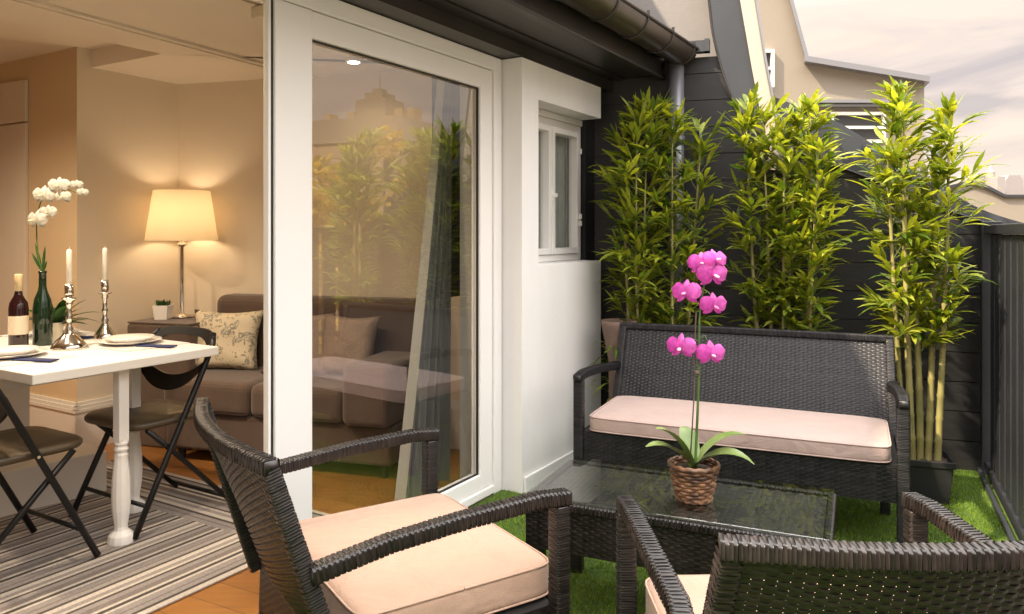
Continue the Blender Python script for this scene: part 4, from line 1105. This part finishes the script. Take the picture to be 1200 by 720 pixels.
# built-in cabinet at the left
cq = cP + V(.857, -.515) * .02
cbn = thing('wall_cabinet', 'tall pale built in cupboard with flat doors at the left edge', 'cupboard', (*(cP - FN * .45 + FT * -.02), 0), math.atan2(FN[1], FN[0]))
mb = MB(); mb.box((0, .16, 1.095), (.88, .28, 2.16)); mb.build('carcass', M['cab'], cbn)
for z0, z1 in ((.10, 1.905), (1.915, 2.165)):
    for x0, x1 in ((-.435, -.003), (.003, .435)):
        mb = MB(); mb.box(((x0 + x1) / 2, .008, (z0 + z1) / 2), (x1 - x0, .02, z1 - z0)); mb.build('door', M['cab'], cbn, bevel=.002)

# sofa
so = thing('sofa', 'brown fabric sofa against the back wall behind the glass', 'sofa', rm(1.05, .38, .006), math.atan2(RU[1], RU[0]))
def sl(s, d, z): return V(s - 1.05, -(d - .38), z)
def sbox(name, s0, s1, d0, d1, z0, z1, m, bev, parent=so):
    mb = MB(); a = sl((s0 + s1) / 2, (d0 + d1) / 2, (z0 + z1) / 2); mb.box(a, (s1 - s0, d1 - d0, z1 - z0)); return mb.build(name, m, parent, bevel=bev, seg=4, smooth=False)
sbox('base', .46, 1.80, .04, .66, .07, .27, M['sofa'], .02)
for s0, s1 in ((.46, 1.0), (1.004, 1.545)): sbox('seat_cushion', s0, s1, .18, .70, .272, .45, M['sofa'], .045)
sbox('backrest', .43, 1.80, .03, .22, .272, .865, M['sofa'], .055)
sbox('armrest', 1.55, 1.81, .222, .72, .272, .585, M['sofa'], .04)
for s in (.52, 1.74):
    for d_ in (.10, .60):
        mb = MB(); mb.lathe([(.018, 0), (.026, .068)], tuple(sl(s, d_, 0)), 12); mb.build('foot', M['black'], so)
sc_ = thing('side_chest', 'brown upholstered block left of the sofa carrying the table lamp', 'side table', rm(.25, .25, .006), math.atan2(RU[1], RU[0]))
mb = MB(); mb.box((0, 0, .355), (.44, .46, .71)); mb.build('body', M['sofa'], sc_, bevel=.02, seg=3)
mb = MB(); mb.box((0, 0, .7155), (.43, .45, .010)); mb.build('top_board', M['sofa'], sc_, bevel=.003)
ZT = .727
def pillow(name, label, s, d, z, w, h, th, rx, rz, m, group=None):
    mb = MB(); n = 17; us = np.linspace(-1, 1, n)
    U, Vv = np.meshgrid(us, us, indexing='ij')
    pin = 1 - .10 * (np.abs(U) ** 2 * (1 - np.abs(Vv) ** 2) + np.abs(Vv) ** 2 * (1 - np.abs(U) ** 2)) * 1.2
    prof = (np.clip(1 - U ** 4, 0, 1) * np.clip(1 - Vv ** 4, 0, 1)) ** .5
    wr = 1 + .10 * np.sin(U * 5 + Vv * 3) * np.sin(Vv * 6)
    X = U * w / 2 * pin; Z = Vv * h / 2 * pin
    for sgn in (-1, 1): mb.grid(np.stack([X, sgn * th / 2 * prof * wr, Z], 2))
    o = mb.build(name, m, None, smooth=True); p = rm(s, d, z); o.location = p; o.rotation_euler = (rx, 0, math.atan2(RU[1], RU[0]) + rz)
    bm = bmesh.new(); bm.from_mesh(o.data); bmesh.ops.remove_doubles(bm, verts=bm.verts, dist=.0005); bmesh.ops.recalc_face_normals(bm, faces=bm.faces); bm.to_mesh(o.data); bm.free()
    tag(o, label, 'cushion', group); return o
pillow('throw_pillow', 'cream floral cushion leaning in the left corner of the sofa', .60, .33, .62, .43, .36, .13, R(-14), R(10), M['floral'], 'cushions on the sofa')
pillow('throw_pillow', 'plain taupe cushion at the sofa middle seen just right of the door stile', 1.08, .34, .62, .40, .36, .13, R(-16), R(8), M['pillow'], 'cushions on the sofa')
pillow('throw_pillow', 'plain taupe cushion beside the right arm of the sofa', 1.39, .33, .62, .36, .35, .13, R(-14), R(-8), M['pillow'], 'cushions on the sofa')

# table lamp
lp = rm(.19, .20, ZT)
la = thing('table_lamp', 'lit table lamp with cream drum shade and chrome stem', 'lamp', lp)
mb = MB(); mb.lathe([(.075, 0), (.075, .012), (.02, .02), (.013, .03), (.013, .43), (.03, .44), (.03, .452), (.012, .46), (.012, .52)], n=20); mb.build('stem', M['chrome'], la, smooth=True)
mb = MB(); mb.lathe([(.208, .47), (.163, .775)], n=48, cap=False); mb.lathe([(.205, .47), (.160, .775)], n=48, cap=False); mb.build('lamp_shade', M['shade'], la, smooth=True)
mb = MB(); mb.lathe([(.001, .52), (.02, .53), (.03, .57), (.02, .605), (.001, .612)], n=14); mb.build('bulb', M['bulb'], la, smooth=True)
l = bpy.data.lights.new('lamp_light', 'POINT'); l.energy = 1.15; l.color = (1, .78, .54); l.shadow_soft_size = .035
lo = bpy.data.objects.new('lamp_light', l); COL.objects.link(lo); lo.parent = la; lo.location = (0, 0, .65)
# little plant beside the lamp
pp = thing('small_plant', 'small dark succulent in a white cube pot beside the lamp', 'plant', rm(.155, .32, ZT))
mb = MB(); mb.add([(x * k, y * k, z) for z, k in ((0, .036), (.085, .046), (.085, .040), (.07, .038)) for x, y in ((-1, -1), (1, -1), (1, 1), (-1, 1))], [(0, 1, 5, 4), (1, 2, 6, 5), (2, 3, 7, 6), (3, 0, 4, 7), (4, 5, 9, 8), (5, 6, 10, 9), (6, 7, 11, 10), (7, 4, 8, 11), (8, 9, 13, 12), (9, 10, 14, 13), (10, 11, 15, 14), (11, 8, 12, 15), (3, 2, 1, 0)]); mb.build('pot', M['china'], pp, bevel=.002)
mb = MB(); r = random.Random(8)
for i in range(60):
    az = r.uniform(0, 6.28); mb_b = V(r.uniform(-.03, .03), r.uniform(-.03, .03), .07); leaf_arrays(mb, mb_b, V(math.cos(az) * .5, math.sin(az) * .5, 1), V(math.cos(az), math.sin(az), .1), r.uniform(.03, .055), .012, 0)
mb.build('foliage', M['lush'], pp, recalc=False)

# ---- on the dining table
ZD = .7505
def tp(u, w): p = tc0 + FT * u - FN * w; return V(p[0], p[1], ZD)
def candlestick(u, w, label, s=1.0):
    t = thing('candlestick', label, 'candlestick', tp(u, w), 0, 'silver candlesticks')
    mb = MB(); mb.lathe([(.062 * s, 0), (.064 * s, .006), (.050 * s, .03), (.024 * s, .06), (.013, .075), (.017, .085), (.010, .10), (.010, .12), (.015, .132), (.010, .145), (.010, .185), (.016, .195), (.012, .205), (.030, .213), (.031, .217), (.010, .222)], n=28); mb.build('stem', M['silver'], t, smooth=True)
    mb = MB(); mb.lathe([(.010, .222), (.017, .226), (.018, .275), (.013, .275)], n=20); mb.build('socket', M['chrome'], t, smooth=True)
    c = thing('candle', 'white taper candle standing in ' + ('the larger, nearer silver candlestick' if s > 1 else 'the slimmer, farther silver candlestick'), 'candle', tp(u, w) + V(0, 0, .272), 0, 'white taper candles')
    mb = MB(); mb.lathe([(.0115, 0), (.0105, .145), (.007, .152), (.001, .154)], n=16); mb.build('wax', M['candle'], c, smooth=True)
    mb = MB(); mb.tube([V(0, 0, .152), V(.001, 0, .166)], .0012, 6); mb.build('wick', M['mixer'], c)
candlestick(.40, .49, 'large ornate silver candlestick with a wide foot, nearer the camera', 1.15)
candlestick(.66, .66, 'slim silver candlestick on the far side of the dining table', .8)
# bottles
t = thing('wine_bottle', 'dark red wine bottle with cream label and cream foil neck', 'bottle', tp(.30, .70))
mb = MB(); mb.lathe([(.036, 0), (.038, .004), (.038, .17), (.034, .195), (.018, .225), (.0145, .24), (.0145, .262)], n=28); mb.build('bottle_body', M['wine'], t, smooth=True)
mb = MB(); mb.lathe([(.0155, .245), (.0158, .30), (.016, .315), (.0145, .318)], n=20); mb.build('foil', M['foil'], t, smooth=True)
mb = MB(); mb.lathe([(.0386, .06), (.0386, .14)], n=36, cap=False); mb.build('paper_label', M['label'], t, smooth=True)
t = thing('green_bottle', 'dark green glass bottle used as a vase for white orchids', 'bottle', tp(.40, .70))
mb = MB(); mb.lathe([(.036, 0), (.039, .004), (.039, .16), (.034, .20), (.019, .24), (.0155, .26), (.0145, .315), (.017, .318), (.017, .328), (.012, .328), (.011, .30)], n=28, cap=False); mb.build('bottle_body', M['greenglass'], t, smooth=True)
# white orchid spray
gb = tp(.40, .70); D5 = gb[1]
ws = thing('white_orchid', 'white orchid spray arching out of the green bottle', 'flowers', gb + V(0, 0, .20))
W5 = np.array(ws.location)
def wc(px, py, dd=0): return at_depth(px, py, D5 + dd) - W5
mb = MB(); sp_ = spl([V(0, 0, 0), V(0, 0, .11), wc(45, 300), wc(43, 262), wc(50, 232), wc(66, 220), wc(84, 224), wc(95, 228)], 5); mb.tube(sp_, [.0035 - .002 * i / len(sp_) for i in range(len(sp_))], 7)
mb.build('flower_stem', M['stem'], ws, smooth=True)
mb = MB()
for px, py in ((53, 288), (37, 296), (55, 306), (41, 285)): leaf_arrays(mb, V(0, 0, .12), wc(px, py) - V(0, 0, .12), V(.3, -1, .2), np.linalg.norm(wc(px, py) - V(0, 0, .12)), .013, 0)
mb.build('leaf', M['lush'], ws, recalc=False)
for px, py, sz, fx in ((43, 258, 26, -.3), (51, 229, 24, 0), (69, 218, 22, .2), (74, 231, 17, .1), (90, 217, 13, .5), (97, 226, 12, .7), (56, 249, 18, .2)):
    f, l_ = MB(), MB(); orchid_flower(f, l_, wc(px, py, -.02), V(fx, -1, .05), sz / FPX * D5)
    fo_ = f.build('flower', M['petalw'], ws, smooth=True, recalc=False); l_.build('lip', M['foil'], fo_, smooth=True)
# leafy plant in a tan pot at the back
t = thing('leafy_plant', 'dark green strap leaved plant in a small tan pot behind the bottles', 'plant', tp(.50, .80))
mb = MB(); mb.lathe([(.034, 0), (.042, .075), (.044, .085), (.038, .085), (.036, .07)], n=20, cap=False); mb.build('pot', M['label'], t, smooth=True)
mb = MB(); r = random.Random(4)
for i in range(30):
    az = r.uniform(0, 6.28); el = r.uniform(.4, 1.3); leaf_arrays(mb, V(0, 0, .06), V(math.cos(az) * math.cos(el), math.sin(az) * math.cos(el), math.sin(el)), V(0, 0, 1) if el < 1.1 else V(math.cos(az), math.sin(az), 0), r.uniform(.14, .27), r.uniform(.024, .042), r.uniform(.2, .6), n=7)
mb.build('foliage', M['lush'], t, smooth=True, recalc=False)
# plates, mats, napkins
def setting(u, w, lbl, where, rad=.13):
    m2 = MB(); m2.box((0, 0, .0012), (.30, .42, .0024)); o = m2.build('placemat', M['mat'], None, loc=tp(u, w), rot=(0, 0, math.atan2(FT[1], FT[0]))); tag(o, 'pale cloth placemat ' + where, 'placemat', 'placemats')
    z = .003
    t = thing('dinner_plate', 'large white plate lying ' + where, 'plate', tp(u, w) + V(0, 0, z), 0, 'large white plates')
    mb = MB(); mb.lathe([(.07, 0), (.085, .002), (rad, .016), (rad, .018), (.085, .006), (.001, .005)], n=40); mb.build('plate_body', M['china'], t, smooth=True)
    t = thing('side_plate', 'small white plate stacked on the large plate ' + where, 'plate', tp(u, w) + V(0, 0, z + .0065), 0, 'small white plates')
    mb = MB(); mb.lathe([(.055, 0), (.065, .002), (rad * .76, .022), (rad * .76, .0245), (.06, .008), (.001, .007)], n=40); mb.build('plate_body', M['china'], t, smooth=True)
    n2 = MB(); n2.box((0, 0, .003), (.05, .17, .006)); o = n2.build('napkin', M['navy'], None, bevel=.002, loc=tp(u + .0, w - .19) + V(0, 0, .0028), rot=(0, 0, math.atan2(FT[1], FT[0]) + .35)); tag(o, 'folded navy napkin ' + where.replace('at', 'beside the plate at', 1), 'napkin', 'navy napkins')
setting(.62, .40, '', 'at the far right of the dining table')
setting(.155, .47, '', 'at the near left of the dining table')
setting(.60, .98, '', 'at the back of the dining table', .115)

# ================================================================== sky, sun, camera
world = bpy.data.worlds.new('World'); SC.world = world; world.use_nodes = True
nt = world.node_tree; N = nt.nodes; L = nt.links
bg = N['Background']
SUN_EL, SUN_AZ = R(45), R(244.5)       # azimuth measured from +Y towards +X
sky = N.new('ShaderNodeTexSky'); sky.sky_type = 'NISHITA'; sky.sun_disc = False; sky.sun_elevation = SUN_EL; sky.sun_rotation = SUN_AZ
sky.air_density = 1.3; sky.dust_density = 3.5; sky.ozone_density = 1.0
tc = N.new('ShaderNodeTexCoord'); sp = N.new('ShaderNodeSeparateXYZ'); L.new(tc.outputs['Generated'], sp.inputs[0])
mp = N.new('ShaderNodeMapping'); mp.inputs['Scale'].default_value = (1.3, 1.3, 5.5); L.new(tc.outputs['Generated'], mp.inputs[0])
nz = N.new('ShaderNodeTexNoise'); nz.inputs['Scale'].default_value = 3.1; nz.inputs['Detail'].default_value = 7; nz.inputs['Distortion'].default_value = .5; L.new(mp.outputs[0], nz.inputs['Vector'])
# cloud colour: warm cream to pinkish grey through the layer
cc = N.new('ShaderNodeValToRGB'); e = cc.color_ramp.elements
e[0].position = .36; e[0].color = (.62, .50, .47, 1); e[1].position = .56; e[1].color = (1.0, .84, .71, 1)
x = e.new(.46); x.color = (.88, .735, .65, 1)
L.new(nz.outputs['Fac'], cc.inputs[0])
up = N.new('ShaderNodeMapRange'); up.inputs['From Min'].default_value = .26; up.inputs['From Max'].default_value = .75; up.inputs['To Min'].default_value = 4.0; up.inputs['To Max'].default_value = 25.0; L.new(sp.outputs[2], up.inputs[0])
tw_ = N.new('ShaderNodeMapRange'); tw_.inputs['From Min'].default_value = .22; tw_.inputs['From Max'].default_value = .6; L.new(sp.outputs[2], tw_.inputs[0])
tn = N.new('ShaderNodeMix'); tn.data_type = 'RGBA'; L.new(tw_.outputs[0], tn.inputs[0]); L.new(cc.outputs[0], tn.inputs[6]); tn.inputs[7].default_value = (.95, .915, .89, 1)
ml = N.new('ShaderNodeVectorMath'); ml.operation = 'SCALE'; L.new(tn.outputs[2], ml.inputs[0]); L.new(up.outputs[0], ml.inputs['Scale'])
cov = N.new('ShaderNodeMapRange'); cov.inputs['From Min'].default_value = .3; cov.inputs['From Max'].default_value = .5; cov.inputs['To Min'].default_value = .80; cov.inputs['To Max'].default_value = .97; L.new(nz.outputs['Fac'], cov.inputs[0])
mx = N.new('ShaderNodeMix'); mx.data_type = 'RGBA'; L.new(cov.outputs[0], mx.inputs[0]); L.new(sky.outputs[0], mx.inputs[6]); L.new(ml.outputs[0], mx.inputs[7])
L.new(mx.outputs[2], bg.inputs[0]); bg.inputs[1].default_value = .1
s = bpy.data.lights.new('sun', 'SUN'); s.energy = 3.5; s.angle = R(1.5); s.color = (1, .83, .60)
so_ = bpy.data.objects.new('sun', s); COL.objects.link(so_)
dv = Vector((math.sin(SUN_AZ) * math.cos(SUN_EL), math.cos(SUN_AZ) * math.cos(SUN_EL), math.sin(SUN_EL)))
so_.rotation_euler = (-dv).to_track_quat('-Z', 'Y').to_euler(); so_.location = tuple(dv * 30)

cam = bpy.data.cameras.new('camera'); cam.sensor_width = 36; cam.lens = FPX / 1200 * 36; cam.shift_y = -(360 - HY) / 1200; cam.clip_start = .02; cam.clip_end = 3000
co = bpy.data.objects.new('camera', cam); COL.objects.link(co); co.location = (0, 0, EYE); co.rotation_euler = (R(90), 0, 0); SC.camera = co
SC.view_settings.view_transform = 'Standard'; SC.view_settings.look = 'None'; SC.view_settings.exposure = 1.45; SC.view_settings.gamma = 1
SC.cycles.max_bounces = 10; SC.cycles.transparent_max_bounces = 16; SC.cycles.sample_clamp_indirect = 6
